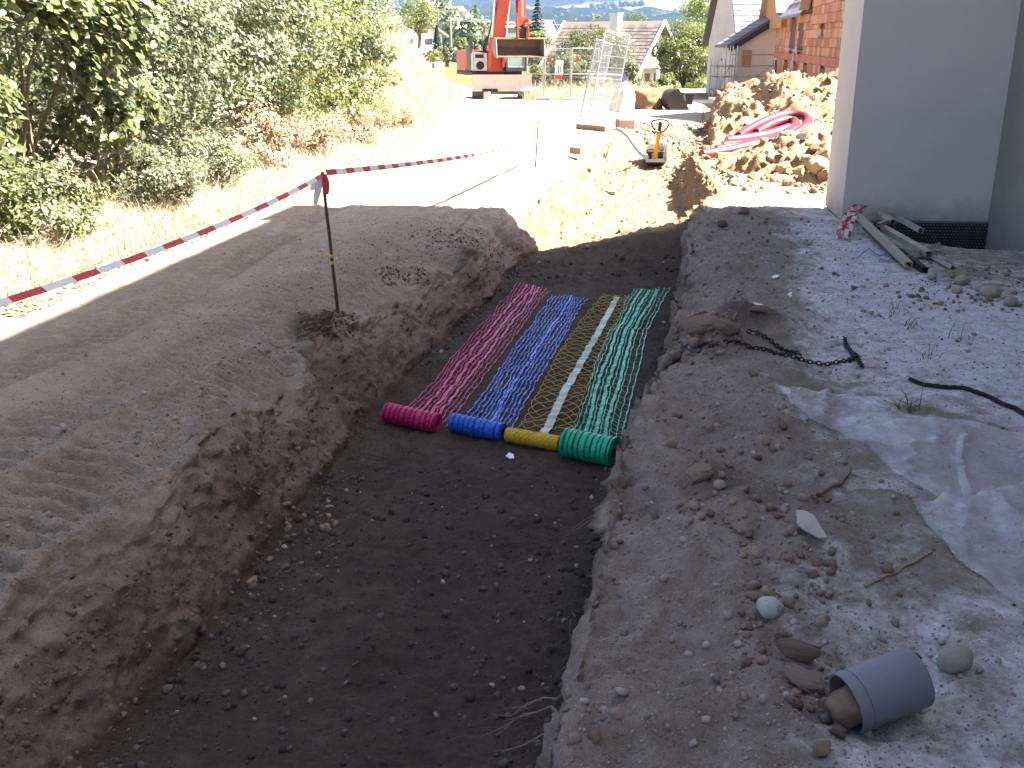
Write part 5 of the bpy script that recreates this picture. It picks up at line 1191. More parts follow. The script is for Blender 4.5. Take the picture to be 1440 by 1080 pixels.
T(860, 26, 70, 40, 170, 'tree', 'distant tree behind the left end of the house roof', 'leaf_tree', 13, 2500, tf=.1)
T(665, 44, 86, 34, 140, 'tree', 'tree far behind the excavator mirror', 'leaf_tree', 16, 2500, tf=.1)
for i, (px, pt, pb_, wd, Yd, mt, lab) in enumerate(((752, 84, 140, 30, 56, 'leaf_yellow', 'leafy shrub behind the angled fence panel beside the excavator'), (776, 96, 142, 34, 56, 'leaf_olive', 'shrub behind the fence panel with the sign'), (820, 84, 142, 46, 56, 'leaf_olive', 'dark shrub behind the far right fence panel'), (846, 104, 142, 40, 57, 'leaf_olive', 'shrub behind the top of the leaning fence panels'), (912, 112, 138, 34, 72, 'leaf_olive', 'small shrub under the house balcony'), (985, 112, 142, 46, 78, 'leaf_yellow', 'bright shrub left of the scaffolding foot'), (628, 64, 88, 34, 75, 'leaf_olive', 'shrub below the utility pole'), (608, 70, 90, 30, 70, 'leaf_yellow', 'shrub in front of the white house at the end of the bank'))):
    T(px, pt, pb_, wd, Yd, 'shrub', lab, mt, 20 + i, 3200, tf=.05)
rn = random.Random(77)
for i in range(26):
    px = rn.choice([rn.uniform(600, 690), rn.uniform(735, 840), rn.uniform(890, 1015), rn.uniform(560, 1000)]); Yd = rn.uniform(170, 420); hgt = rn.uniform(7, 13); x = (px - 720) / FPX * Yd; z0 = float(far_z(x, Yd))
    tree('tree', 'one of the distant trees down in the valley behind the houses', x, Yd, z0, hgt * .36, hgt, hgt * .15, 700, .75, M['leaf_tree' if i % 3 else 'leaf_olive'], 40 + i, i % 5 == 0, 'distant trees in the valley')
n_ = 5000; wy = U(420, 2300, n_); wx = (RNG.uniform(480, 1080, n_) - 720) / FPX * wy; wm = fbm(wx / 210, wy / 210, 0 * wx + 9, 3) > .12
wx, wy = wx[wm], wy[wm]; bv, bf = ico(1); k = len(bv); sz = RNG.uniform(4, 8, len(wx)); c_ = np.stack([wx, wy, far_z(wx, wy) + sz * .5], -1)
v_ = bv[None] * (1 + RNG.uniform(-.3, .3, (len(wx), k, 1))) * sz[:, None, None] * np.array([1, 1, 1.2]) + c_[:, None]
link('far_woods', np_mesh('far_woods', v_.reshape(-1, 3), (bf[None] + (np.arange(len(wx)) * k)[:, None, None]).reshape(-1, 3), M['far_leaf']), kind='stuff')

# ------------------------------------------------------------------ orange excavator at the end of the track
ez = plane(50.5) - .02
ex = thing('excavator', 'orange tracked excavator facing the camera at the end of the sunlit track', 'excavator', (-.5, 50.5, ez))
# dozer blade
b = MB(); prof = [(0, .40), (.10, .40), (.14, .62), (.14, .85), (.08, 1.12), (-.02, 1.17), (.02, 1.08), (.055, .85), (.055, .62), (.0, .44)]
b.prism([(y, z) for y, z in prof], 'x', -1.45, 1.45); b.build('blade', M['blade'], ex)
b = MB(); b.box((-.55, -.012, .45), (.75, .02, .14)); b.build('cutting_edge', M['steel_dark'], ex)
for sx in (-.62, .62):
    b = MB(); b.bar((sx, .14, .75), (sx, 1.6, .62), .18, .22); b.build('blade_arm', M['machine_white'], ex)
# tracks
for sx in (-1.15, 1.08):
    tk = MB(); r_ = .40; pts = []
    for j in range(13): a = math.pi * (.5 + j / 12); pts.append((1.0 + math.cos(a) * r_, .42 + math.sin(a) * r_))
    for j in range(13): a = math.pi * (1.5 + j / 12); pts.append((4.4 + math.cos(a) * r_, .42 + math.sin(a) * r_))
    tk.prism(pts, 'x', sx - .27, sx + .27)
    to = tk.build('track', M['steel_dark'], ex)
    per = pts + [pts[0]]; acc = []; 
    for a, b_ in zip(per[:-1], per[1:]):
        L_ = math.hypot(b_[0] - a[0], b_[1] - a[1]); n_ = max(1, round(L_ / .17))
        for q in range(n_): acc.append(((a[0] + (b_[0] - a[0]) * (q + .5) / n_, a[1] + (b_[1] - a[1]) * (q + .5) / n_), math.atan2(b_[1] - a[1], b_[0] - a[0])))
    pad = None
    for (c_, an) in acc:
        if pad is None:
            pb_ = MB(); pb_.box((0, 0, 0), (.60, .13, .05)); pb_.box((0, .03, -.035), (.6, .025, .035)); pad = pb_.build('track_pad', M['track_steel'], to)
            o = pad
        else: o = pad.copy(); COL.objects.link(o)
        o.location = (sx, c_[0], c_[1]); o.rotation_euler = (an, 0, 0)
b = MB(); b.box((0, 2.7, .55), (1.7, 2.6, .70), bev=.05); b.build('undercarriage', M['bucket'], ex)
b = MB(); b.box((-.72, .45, .22), (.32, .3, .44), bev=.05); b.build('chock_block', M['machine_white'], ex, label='white block standing under the left track')
# upper body, slewed towards the right of the picture
yaw = R(17); RU = Matrix.Rotation(yaw, 3, 'Z'); PV = Vector((-.42, 2.9, 0))
class UB(MB):
    def build(s, *a, **k):
        s.v = [tuple(RU @ Vector(p) + PV) for p in s.v]; return MB.build(s, *a, **k)
b = UB(); b.tube([(0, 0, .9), (0, 0, 1.08)], .6, 20); b.build('slew_ring', M['steel_dark'], ex)
b = UB(); b.box((-.1, .6, 1.17), (2.6, 3.0, .18)); b.build('platform', M['steel_dark'], ex)
b = UB(); b.prism([(-1.4, .3), (-1.45, 1.9), (-1.0, 2.35), (1.0, 2.35), (1.3, 1.9), (1.3, .9), (.2, .9), (.2, .3)], 'z', 1.28, 2.25); b.build('engine_housing', M['orange'], ex)
b = UB(); b.prism([(-1.42, 1.9), (-1.0, 2.6), (1.0, 2.6), (1.32, 1.9)], 'z', 1.2, 2.1); b.build('counterweight', M['orange'], ex)
b = UB(); b.box((-.98, -.45, 1.72), (.8, .9, .85), bev=.04); b.build('tool_cabinet', M['machine_white'], ex)
b = UB(); b.box((-1.0, -.93, 1.98), (.42, .04, .16)); b.build('cabinet_grille', M['steel_dark'], ex)
b = UB(); b.tube([(-.96, -.91, 1.55), (-.96, -.96, 1.55)], .2, 16); b.build('work_cap', M['rubber'], ex)
b = UB(); b.box((-1.36, -.3, 1.9), (.06, .9, 1.2)); b.box((-1.36, -.3, 2.35), (.05, 1.4, .05)); b.build('side_panel', M['black_plastic'], ex)
b = UB(); b.tube([(-1.38, -.7, 2.2), (-1.4, -.78, 2.75)], .02, 6); b.box((-1.4, -.8, 2.75), (.26, .05, .44), bev=.02); b.build('mirror', M['black_plastic'], ex)
b = UB(); b.tube([(-1.3, -.6, 1.3), (-1.3, -.9, 1.5), (-1.3, -.9, 2.6), (-1.3, -.4, 2.7), (-1.3, .3, 2.5)], .02, 6); b.build('handrail', M['galv'], ex)
# cab
cx0, cx1, cy0, cy1, cz0, cz1 = .25, 1.30, -1.35, .35, 1.28, 3.30
cab_ = UB()
for (x, y) in ((cx0 + .04, cy0 + .04), (cx1 - .04, cy0 + .04), (cx0 + .04, cy1 - .04), (cx1 - .04, cy1 - .04)): cab_.box((x, y, (cz0 + cz1) / 2), (.08, .08, cz1 - cz0))
cab_.box(((cx0 + cx1) / 2, (cy0 + cy1) / 2, cz0 + .05), (cx1 - cx0 - .01, cy1 - cy0 - .01, .12))
cab_.box(((cx0 + cx1) / 2, cy0 + .04, 2.16), (cx1 - cx0 - .18, .06, .09)); cab_.box(((cx0 + cx1) / 2, cy0 + .035, 1.40), (cx1 - cx0 - .18, .05, .10))
cab_.box(((cx0 + cx1) / 2, cy1 - .03, 2.2), (cx1 - cx0 - .17, .04, 1.7))
cab_.build('cab_frame', M['black_plastic'], ex)
b = UB(); b.box(((cx0 + cx1) / 2, (cy0 + cy1) / 2, cz1 + .06), (cx1 - cx0 + .06, cy1 - cy0 + .06, .12), bev=.04); b.build('cab_roof', M['machine_white'], ex)
for (z0_, z1_, nm) in ((1.46, 2.11, 'lower_window'), (2.21, 3.27, 'windscreen')):
    b = UB(); b.box(((cx0 + cx1) / 2, cy0 + .05, (z0_ + z1_) / 2), (cx1 - cx0 - .17, .02, z1_ - z0_)); b.build(nm, M['cab_glass'], ex)
b = UB()
for sg in (-1, 1): b.box(((cx0 + cx1) / 2 + sg * .42, cy0 + .028, 1.785), (.03, .02, .66))
b.box(((cx0 + cx1) / 2, cy0 + .028, 1.475), (.8, .02, .035)); b.box(((cx0 + cx1) / 2, cy0 + .028, 2.10), (.8, .02, .03)); b.build('window_frame', M['galv'], ex)
for xs in (cx0 + .035, cx1 - .035):
    b = UB(); b.box((xs, (cy0 + cy1) / 2, 2.35), (.015, cy1 - cy0 - .17, 1.7)); b.build('side_window', M['cab_glass'], ex)
b = UB(); b.box((.75, -.35, 1.75), (.5, .5, .15)); b.box((.75, -.08, 2.1), (.5, .12, .75)); b.build('seat', M['black_plastic'], ex)
# boom and stick (in the slewed frame the boom runs forward = -y)
def beam(b, P, wd, hs_):
    V = []
    for i, (y, z) in enumerate(P):
        a = Vector(P[max(0, i - 1)]); c_ = Vector(P[min(len(P) - 1, i + 1)]); t = (c_ - a).normalized(); n_ = Vector((-t.y, t.x)) * hs_[i] / 2
        for sx in (-1, 1): V += [(BX + sx * wd / 2, y + n_.x, z + n_.y), (BX + sx * wd / 2, y - n_.x, z - n_.y)]
    k = len(P); F_ = []
    for i in range(k - 1):
        q = 4 * i; F_ += [(q, q + 1, q + 5, q + 4), (q + 2, q + 6, q + 7, q + 3), (q, q + 4, q + 6, q + 2), (q + 1, q + 3, q + 7, q + 5)]
    F_ += [(0, 2, 3, 1), (4 * k - 4, 4 * k - 3, 4 * k - 1, 4 * k - 2)]
    return b.add(V, F_)
BX = -.16
b = UB(); beam(b, [(-.55, 1.45), (-1.0, 2.7), (-1.9, 4.3), (-2.7, 5.2), (-3.9, 6.0), (-4.9, 6.3)], .50, [.42, .55, .66, .72, .58, .40]); b.build('boom', M['orange'], ex)
for sx in (-.40, .34):
    b = UB(); b.tube([(BX + sx, -1.15, 1.5), (BX + sx, -1.62, 2.85)], .11, 12); b.build('boom_cylinder', M['orange'], ex, smooth=True)
    b = UB(); b.tube([(BX + sx, -1.60, 2.8), (BX + sx, -2.25, 4.6)], .05, 10); b.build('cylinder_rod', M['chrome'], ex, smooth=True)
b = UB(); b.box((BX, -.6, 1.45), (.85, .6, .7)); b.build('boom_foot', M['orange'], ex)
b = UB()
for j in range(4): b.tube([(BX - .34 - .05 * j, -.5, 1.7), (BX - .5 - .05 * j, -.9, 2.3 + .1 * j), (BX - .42, -1.2, 3.0), (BX - .30, -2.0, 4.2 + .1 * j)], .03, 6)
b.build('hoses', M['black_hose'], ex, kind='stuff')
b = UB(); b.tube([(BX + .1, -4.3, 6.6), (BX + .22, -4.95, 5.2), (BX + .2, -5.1, 3.9)], .025, 6); b.tube([(BX - .1, -4.3, 6.6), (BX - .22, -4.95, 5.2), (BX - .2, -5.1, 3.9)], .025, 6); b.build('stick_hoses', M['black_hose'], ex, kind='stuff')
b = UB(); b.box((BX - .42, -2.2, 4.9), (.28, .2, .22)); b.build('work_lamp', M['orange'], ex)
b = UB(); beam(b, [(-4.5, 6.75), (-4.75, 6.1), (-4.95, 4.4), (-5.0, 3.35)], .36, [.35, .55, .42, .30]); b.build('stick', M['orange'], ex)
b = UB(); b.tube([(BX, -5.12, 5.9), (BX, -5.24, 4.6)], .085, 10); b.build('bucket_cylinder', M['machine_white'], ex, smooth=True)
b = UB(); b.tube([(BX, -5.24, 4.65), (BX, -5.30, 3.7)], .045, 10); b.build('cylinder_rod', M['chrome'], ex, smooth=True)
b = UB()
for sx in (-.24, .24): b.bar((BX + sx, -5.02, 3.55), (BX + sx, -5.36, 3.62), .05, .16); b.bar((BX + sx, -5.36, 3.62), (BX + sx, -5.40, 2.75), .05, .13)
b.build('linkage', M['orange'], ex)
b = UB(); b.box((BX, -5.12, 3.0), (.40, .42, .55), bev=.05); b.tube([(BX - .3, -5.1, 3.3), (BX + .3, -5.1, 3.3)], .06, 8); b.build('quick_hitch', M['steel_dark'], ex)
b = UB(); sec = [(-5.42, 2.80), (-5.15, 2.84), (-4.88, 2.70), (-4.80, 2.45), (-4.92, 2.18), (-5.25, 2.02), (-5.55, 1.98)]; bx0, bx1 = BX - 1.25, BX + .98
outer = sec; inner = [(y - .03 * (1 if i in (2, 3, 4) else 0), z + (.035 if i > 3 else -.035)) for i, (y, z) in enumerate(sec)][::-1]
b.prism(outer + inner, 'x', bx0, bx1); b.build('bucket', M['bucket'], ex)
for x in (bx0 - .02, bx1 + .02):
    b = UB(); b.prism([(y, z) for y, z in sec], 'x', x - .02, x + .02); b.build('bucket_side', M['bucket_side'], ex)

# ------------------------------------------------------------------ site fence and leaning panels
def fence_panel(label, a, b_, h, group, lean=Vector((0, 0, 0)), nv=12, nh=7, feet=True):
    a, b_ = Vector(a), Vector(b_); t = thing('fence_panel', label, 'fence panel', a, group=group); up = Vector((0, 0, h)) + lean
    for p in (a, b_):
        MB().tube([p, p + up], .026, 8).build('post', M['galv'], t, a)
    for q in (.04, .5, .985): MB().tube([a + up * q, b_ + up * q], .018, 6).build('rail', M['galv'], t, a)
    m_ = MB()
    for i in range(1, nv): p = a.lerp(b_, i / nv); m_.bar(p + up * .04, p + up * .985, .006, .006)
    for i in range(1, nh): m_.bar(a + up * (.04 + .945 * i / nh), b_ + up * (.04 + .945 * i / nh), .008, .008)
    m_.build('wire_mesh', M['galv'], t, a, kind='stuff')
    if feet:
        k = MB(); k.box(b_ + Vector((0, 0, .06)), (.62, .22, .13), bev=.03); k.build('foot', M['concrete'], t, a)
    return t
FG = 'wire fence panels along the end of the track'
gp = lambda px, py, Yd: Vector((at(px, py, Y=Yd).x, Yd, plane(Yd) + .02))
pts = [gp(741, 138, 54), gp(766, 138, 49.5), gp(803, 139, 49), gp(840, 139, 49.5)]
fence_panel('mesh fence panel next to the excavator, running away at an angle', pts[0], pts[1] + Vector((-.07, 0, 0)), 2.3, FG)
f2 = fence_panel('mesh fence panel that carries the white and red sign', pts[1], pts[2] + Vector((-.06, 0, 0)), 2.32, FG)
fence_panel('mesh fence panel behind the leaning panels, with a small red plate', pts[2], pts[3], 2.34, FG)
sp_ = at(786, 98, Y=49.15); sg = thing('warning_sign', 'white sign with a red bottom band hanging on the fence', 'sign', (sp_.x, 49.14, sp_.z))
MB().box((0, 0, 0), (.36, .012, .86), (0, R(4), 0)).build('board', M['sign_white'], sg)
MB().box((-.02, -.009, -.33), (.34, .006, .19), (0, R(4), 0)).build('red_band', M['sign_red'], sg)
k = MB(); k.bar((-.04, -.009, .20), (-.02, -.009, -.16), .05, .004, (0, 1, 0)); k.bar((.06, -.009, .16), (.07, -.009, -.12), .04, .004, (0, 1, 0)); k.build('lettering', M['sign_red'], sg)
for (px, py) in ((812, 83), (772, 84.5)):
    q = at(px, py, Y=49.1); MB().box((q.x, 49.10 if px > 800 else 49.42, q.z), (.16, .014, .16)).build('red_plate', M['sign_red'], label='small red square plate clipped high on the %s fence panel' % ('far right' if px > 800 else 'middle'), category='plate')
LG = 'fence panels leaning on a timber sleeper'
q0 = at(822, 172, .10); q1 = at(834, 173, .10)
fence_panel('narrow-looking fence panel leaning at left of the pair on the sleeper', (q0.x, 30.2, q0.z), (q0.x + .95, 35.5, plane(35.5) + .08), 2.2, LG, Vector((.42, .1, 0)), 26, 7, False)
fence_panel('brighter fence panel leaning at right of the pair on the sleeper', (q0.x + .26, 30.15, q0.z), (q0.x + 1.28, 33.2, plane(33.2) + .08), 2.42, LG, Vector((.40, .1, 0)), 26, 7, False)

# ------------------------------------------------------------------ houses
def tiles(mb, o, ux, uy, W_, L_, tw, tl, rn):
    """rows of overlapping roof tiles on a plane: o eave corner, ux along the eave, uy up the slope"""
    n_ = ux.cross(uy).normalized(); n_ = n_ if n_.z > 0 else -n_
    for j in range(int(L_ / tl)):
        for i in range(int(W_ / tw)):
            p = o + ux * (i * tw) + uy * (j * tl); lift = n_ * (.035 + rn.uniform(-.004, .006))
            e1, e2 = ux * (tw * .94), uy * (tl * 1.05)
            q = [p + lift, p + e1 + lift, p + e1 + e2 + n_ * .006, p + e2 + n_ * .006]
            mb.add(q + [p + n_ * .004, p + e1 + n_ * .004], [(0, 1, 2, 3), (4, 5, 1, 0)])
# the chalet-like house with the balcony; gable towards -y of its own frame
hy_ = 105.0; pk = at(930, 29, Y=hy_); psi = R(55)
h1 = thing('chalet_house', 'white house with brown tiled roof, chimney and balcony beyond the fence', 'house', (pk.x, hy_, -3.6), psi)
rz = pk.z + 3.6; hwd, hl, ez_ = 4.7, 10.8, pk.z + 3.6 - 4.5
b = MB(); b.prism([(-hwd + .5, 0), (hwd - .5, 0), (hwd - .5, ez_ + .35), (0, rz - .25), (-hwd + .5, ez_ + .35)], 'y', .5, hl); b.build('wall', M['house_white'], h1)
rn = random.Random(4)
for sg_ in (-1, 1):
    b = MB(); sl = Vector((sg_ * hwd, 0, ez_ - rz)); dn = sl.normalized(); n_ = Vector((-dn.z * sg_, 0, dn.x * sg_)) * (1 if sg_ > 0 else 1); n_ = Vector((abs(dn.z) * sg_, 0, abs(dn.x)))
    b.add([Vector((0, -.4, rz)), Vector((0, hl + .4, rz)), Vector((sg_ * hwd, hl + .4, ez_)), Vector((sg_ * hwd, -.4, ez_)), Vector((0, -.4, rz)) - n_ * .15, Vector((0, hl + .4, rz)) - n_ * .15, Vector((sg_ * hwd, hl + .4, ez_)) - n_ * .15, Vector((sg_ * hwd, -.4, ez_)) - n_ * .15], [(0, 1, 2, 3), (7, 6, 5, 4), (0, 3, 7, 4), (1, 5, 6, 2), (3, 2, 6, 7)])
    rf = b.build('roof', M['tile_brown'], h1)
    k = MB(); tiles(k, Vector((sg_ * hwd, -.38, ez_)), Vector((0, 1, 0)), -dn, hl + .76, sl.length - .1, .42, .46, rn); k.build('tile', M['tile_brown'], rf, kind='stuff')
    for yy in (-.42, hl + .42):
        k = MB(); k.bar(Vector((0, yy, rz - .02)), Vector((sg_ * hwd, yy, ez_ - .02)), .10, .34, n_); k.build('verge_board', M['house_white'], rf)
b = MB(); b.box((-1.2, 4.4, rz - .35), (.85, .95, 2.0)); b.box((-1.2, 4.4, rz + .68), (1.0, 1.1, .12))
ch_ = b.build('chimney', M['house_white'], h1)
for sx in (-.2, .2): MB().box((-1.2 + sx, 3.91, rz + .48), (.16, .03, .14)).build('flue_opening', M['dark_glass'], ch_)
bz = ez_ + .1
b = MB(); b.box((.2, -.35, bz), (5.2, 1.7, .18)); b.build('balcony', M['concrete'], h1)
k = MB(); k.bar((-2.35, -1.15, bz + 1.0), (2.8, -1.15, bz + 1.0), .06, .08)
for i in range(17): k.box((-2.3 + i * .31, -1.15, bz + .53), (.07, .04, .86))
k.build('railing', M['shutter'], h1)
for (x, z, w_, h_, nm) in ((-.9, bz + 1.2, .9, 2.1, 'balcony_door'), (1.4, bz + 1.2, 1.0, 2.1, 'shutter'), (-1.6, bz - 1.5, 1.1, 2.0, 'ground_door'), (.4, bz - 1.5, 1.0, 2.0, 'shutter'), (2.3, bz - 1.4, 1.2, 1.4, 'window')):
    MB().box((x, .47, z), (w_, .08, h_)).build(nm, M['shutter'] if nm != 'window' else M['dark_glass'], h1)
for x in (-2.2, .95, 2.7): MB().box((x, -1.0, bz - 1.5), (.28, .28, 2.8)).build('balcony_post', M['house_white'], h1)

# row houses under construction on the right: brick facade facing the street
AX = math.atan(.147); org = Vector((5.1 + .147 * 28, 28, 0)); ay = Vector((math.sin(AX), math.cos(AX), 0)); axx = Vector((math.cos(AX), -math.sin(AX), 0))
def fac(px, py):
    """photo pixel on the facade -> (distance along it, height)"""
    r_ = (at(px, py, Y=1.0)).x; Yq = 5.1 / (r_ - .147); p = at(px, py, Y=Yq); return (p - org).dot(ay), p.z
h2 = thing('brick_house', 'unfinished terrace house of bare orange brick behind the spoil heap', 'house', org, -AX)
L2_, zb, zt = 22.6, -2.0, 2.75
b = MB(); b.box((4.0, L2_ / 2, (zb + zt) / 2), (7.9, L2_, zt - zb)); b.build('wall_core', M['mortar'], h2)
wins = []
for (x0, x1, y0, y1) in ((1115, 1122.5, 28, 68), (1126, 1133, 31, 70), (1088.5, 1095, 85, 118), (1104, 1110, 88, 120), (1116, 1124, 91, 122), (1131.5, 1138, 93, 122), (1155, 1162, 97, 128), (1157.5, 1162, 37, 50)):
    a0, zt0 = fac(x0, y0); a1, zt1 = fac(x1, y0); _, zb0 = fac((x0 + x1) / 2, y1); wins.append((min(a0, a1), max(a0, a1), zb0, max(zt0, zt1)))
for (a0, a1, z0_, z1_) in wins:
    w_ = MB(); w_.box((-.015, (a0 + a1) / 2, (z0_ + z1_) / 2), (.03, a1 - a0, z1_ - z0_)); wo = w_.build('window_opening', M['window_brown'], h2)
    if z0_ > 1.0: MB().box((-.12, (a0 + a1) / 2, z0_ - .04), (.24, a1 - a0 + .1, .07)).build('sill', M['concrete'], wo)
bl, bh = .56, .285; band0 = fac(1100, 78)[1]; rnb = random.Random(9); near, far_ = [], MB(); far_b = MB(); nbr = MB()
for j in range(int((zt - zb) / bh)):
    for i in range(-1, int(L2_ / bl) + 1):
        y0_ = max(0, i * bl + (bl / 2 if j % 2 else 0) + .012); y1_ = min(L2_, (i + 1) * bl + (bl / 2 if j % 2 else 0)); z0_ = zb + j * bh; z1_ = z0_ + bh - .012
        if y1_ - y0_ < .08: continue
        cy, cz = (y0_ + y1_) / 2, (z0_ + z1_) / 2
        if any(a0 - .02 < cy < a1 + .02 and q0_ - .06 < cz < q1_ + .06 for a0, a1, q0_, q1_ in wins): continue
        isb = band0 - .2 < cz < band0 + .25
        if cy > 4.2 and cy < 17.5 and cz > -.4 and y1_ - y0_ > bl * .9 and not isb: near.append((cy, cz))
        else: (far_b if isb else far_).box((-.03 + rnb.uniform(-.006, .006), cy, cz), (.06, y1_ - y0_, bh - .012))
proto = None
near.sort(key=lambda q: q[0])
for n_, (cy, cz) in enumerate(near):
    if n_ >= 296: far_.box((-.03, cy, cz), (.06, bl - .012, bh - .012)); continue
    if proto is None:
        proto = MB().box((0, 0, 0), (.06, bl - .012, bh - .012)).build('brick', M['brick'], h2); o = proto
    else: o = proto.copy(); COL.objects.link(o)
    o.location = (-.03 + rnb.uniform(-.007, .007), cy, cz)
far_.build('brickwork', M['brick'], h2, kind='stuff'); far_b.build('band_course', M['brick_band'], h2, kind='stuff')
def gable_roof(t, y0, y1, x0, x1, ze, zr, mat, name='roof', tw=.34, tl=.36):
    """roof with its ridge along x; slopes face -y and +y"""
    ym = (y0 + y1) / 2
    for (ya, sg_) in ((y0, 1), (y1, -1)):
        dn = Vector((0, ya - ym, ze - zr)); L_ = dn.length; dn.normalize(); b = MB()
        b.add([(x0, ym, zr), (x1, ym, zr), (x1, ya, ze), (x0, ya, ze), (x0, ym, zr - .18), (x1, ym, zr - .18), (x1, ya, ze - .18), (x0, ya, ze - .18)], [(0, 1, 2, 3), (7, 6, 5, 4), (0, 3, 7, 4), (1, 5, 6, 2), (3, 2, 6, 7)])
        r_ = b.build(name, M[mat], t)
        k = MB(); tiles(k, Vector((x0, ya, ze)), Vector((1, 0, 0)), -dn, x1 - x0, L_ - .05, tw, tl, rnb); k.build('tile', M[mat], r_, kind='stuff')
# main roof of the brick house: ridge along the street, slope towards the street, with a boarded dormer gable
b = MB(); b.add([(.02, 0, zt + .30), (.02, L2_, zt + .30), (4, L2_, zt + 4.2), (4, 0, zt + 4.2), (.02, 0, zt + .12), (.02, L2_, zt + .12), (4, L2_, zt + 4.0), (4, 0, zt + 4.0), (8.2, 0, zt - .1), (8.2, L2_, zt - .1)], [(0, 1, 2, 3), (7, 6, 5, 4), (0, 4, 5, 1), (1, 5, 6, 2), (0, 3, 7, 4), (3, 2, 9, 8)])
rf = b.build('roof', M['tile_grey'], h2)
k = MB(); sl = Vector((3.98, 0, 3.9)); tiles(k, Vector((.02, 0, zt + .30)), Vector((0, 1, 0)), sl.normalized(), L2_, sl.length - .1, .34, .36, rnb); k.build('tile', M['tile_grey'], rf, kind='stuff')
ev0, ev1 = fac(1146, 30)[0] + .3, fac(1110, 30)[0] - .3
b = MB(); b.add([(-.5, ev0, zt - .2), (-.5, ev1, zt - .2), (.05, ev1, zt + .33), (.05, ev0, zt + .33), (-.5, ev0, zt - .3), (-.5, ev1, zt - .3), (.05, ev1, zt + .2), (.05, ev0, zt + .2)], [(0, 1, 2, 3), (7, 6, 5, 4), (0, 4, 5, 1), (0, 3, 7, 4), (1, 5, 6, 2)]); b.build('eave', M['tile_grey'], rf)
for (pxa, pxb, mt, lab, hgt) in ((1083, 1108, 'ply', 'dormer gable boarded with bare plywood', 3.0), (1146, 1200, 'brick', 'brick gable with a pale fascia board', 2.6)):
    ya, yb = fac(pxb, 40)[0], fac(pxa, 40)[0]; ym = (ya + yb) / 2
    b = MB(); b.prism([(ya, zt - .6), (yb, zt - .6), (yb, zt + .25), (ym, zt + hgt), (ya, zt + .25)], 'x', -.30 if mt == 'ply' else -.125, 3.0); go = b.build('gable', M['ply' if mt == 'ply' else 'mortar'], h2, label=lab)
    if mt == 'brick':
        k = MB()
        for j in range(int((hgt + .6) / bh)):
            z_ = zt - .6 + j * bh; half = (yb - ya) / 2 if z_ < zt + .25 else (yb - ya) / 2 * (1 - (z_ + bh - zt - .25) / (hgt - .25)); yy = ym - half + (bl / 2 if j % 2 else 0)
            while yy + bl < ym + half: k.box((-.15 + rnb.uniform(-.006, .006), yy + bl / 2, z_ + bh / 2), (.055, bl - .012, bh - .012)); yy += bl
        k.build('brickwork', M['brick'], go, kind='stuff')
    for (y_, s_) in ((ya, -1), (yb, 1)):
        b = MB(); b.bar((-.40, ym, zt + hgt + .12), (-.40, y_ + s_ * .35, zt - .05), .16, .34, (1, 0, 0)); b.build('fascia', M['verge_wood'], go)
        b = MB(); b.add([(-.5, ym, zt + hgt + .2), (3.6, ym, zt + hgt + .2), (3.6, y_ + s_ * .45, zt), (-.5, y_ + s_ * .45, zt), (-.5, ym, zt + hgt + .08), (3.6, ym, zt + hgt + .08), (3.6, y_ + s_ * .45, zt - .12), (-.5, y_ + s_ * .45, zt - .12)], [(0, 1, 2, 3), (7, 6, 5, 4), (0, 3, 7, 4), (3, 2, 6, 7), (1, 5, 6, 2)]); rg = b.build('gable_roof', M['tile_grey'], go)
# pale rendered house with the lean-to end wall
p0_, p1_ = at(1035, 66, Y=51.5), at(1094, 30, Y=51.5); pe = at(1035, 140, Y=51.5)
h3 = thing('cream_house', 'pale rendered house with dark sloping verge, wrapped in scaffolding', 'house', (p0_.x, 51.6, -2.2))
wx_, z0_, z1_ = p1_.x - p0_.x, p0_.z + 2.2, p1_.z + 2.2; slp = (z1_ - z0_) / wx_
b = MB(); b.prism([(0, 0), (wx_, 0), (wx_, z1_), (0, z0_)], 'y', 0, 3.0); b.build('end_wall', M['cream'], h3)
b = MB(); b.bar((-.35, -.12, z0_ - .35 * slp + .12), (wx_ + .1, -.12, z1_ + .1 * slp + .12), .10, .34, (0, 0, 1)); b.build('verge_board', M['verge'], h3)
b = MB(); b.add([(-.4, -.2, z0_ - .4 * slp + .32), (wx_, -.2, z1_ + .32), (wx_, 3.2, z1_ + .32), (-.4, 3.2, z0_ - .4 * slp + .32), (-.4, -.2, z0_ - .4 * slp + .2), (wx_, -.2, z1_ + .2), (wx_, 3.2, z1_ + .2), (-.4, 3.2, z0_ - .4 * slp + .2)], [(0, 1, 2, 3), (7, 6, 5, 4), (0, 4, 5, 1), (0, 3, 7, 4)]); ro = b.build('lean_to_roof', M['tile_grey'], h3)
k = MB(); tiles(k, Vector((-.4, -.2, z0_ - .4 * slp + .32)), Vector((0, 1, 0)), Vector((1, 0, slp)).normalized(), 3.4, wx_ * math.hypot(1, slp), .34, .36, rnb); k.build('tile', M['tile_grey'], ro, kind='stuff')
b = MB(); b.box((wx_ * .68, -.012, 1.15), (wx_ * .42, .03, 2.3)); b.build('garage_door', M['render'], h3)
b = MB(); b.box((wx_ * .30, -.012, 3.0), (.45, .03, .8)); b.build('window', M['ply'], h3)
gx = at(1016, 60, Y=60).x - p0_.x; ez3 = at(1032, 60, Y=55).z + 2.2
b = MB(); b.prism([(3.2, 0), (12.6, 0), (12.6, ez3), (7.9, ez3 + 5.4), (3.2, ez3)], 'x', gx, 7.5); b.build('wall', M['cream'], h3)
gable_roof(h3, 2.9, 12.9, gx - .35, 7.9, ez3 - .05, ez3 + 5.8, 'tile_grey')
for yy in (4.4, 7.9): MB().box((gx - .012, yy, ez3 - 1.6), (.03, 1.0, 1.5)).build('window', M['dark_glass'], h3)
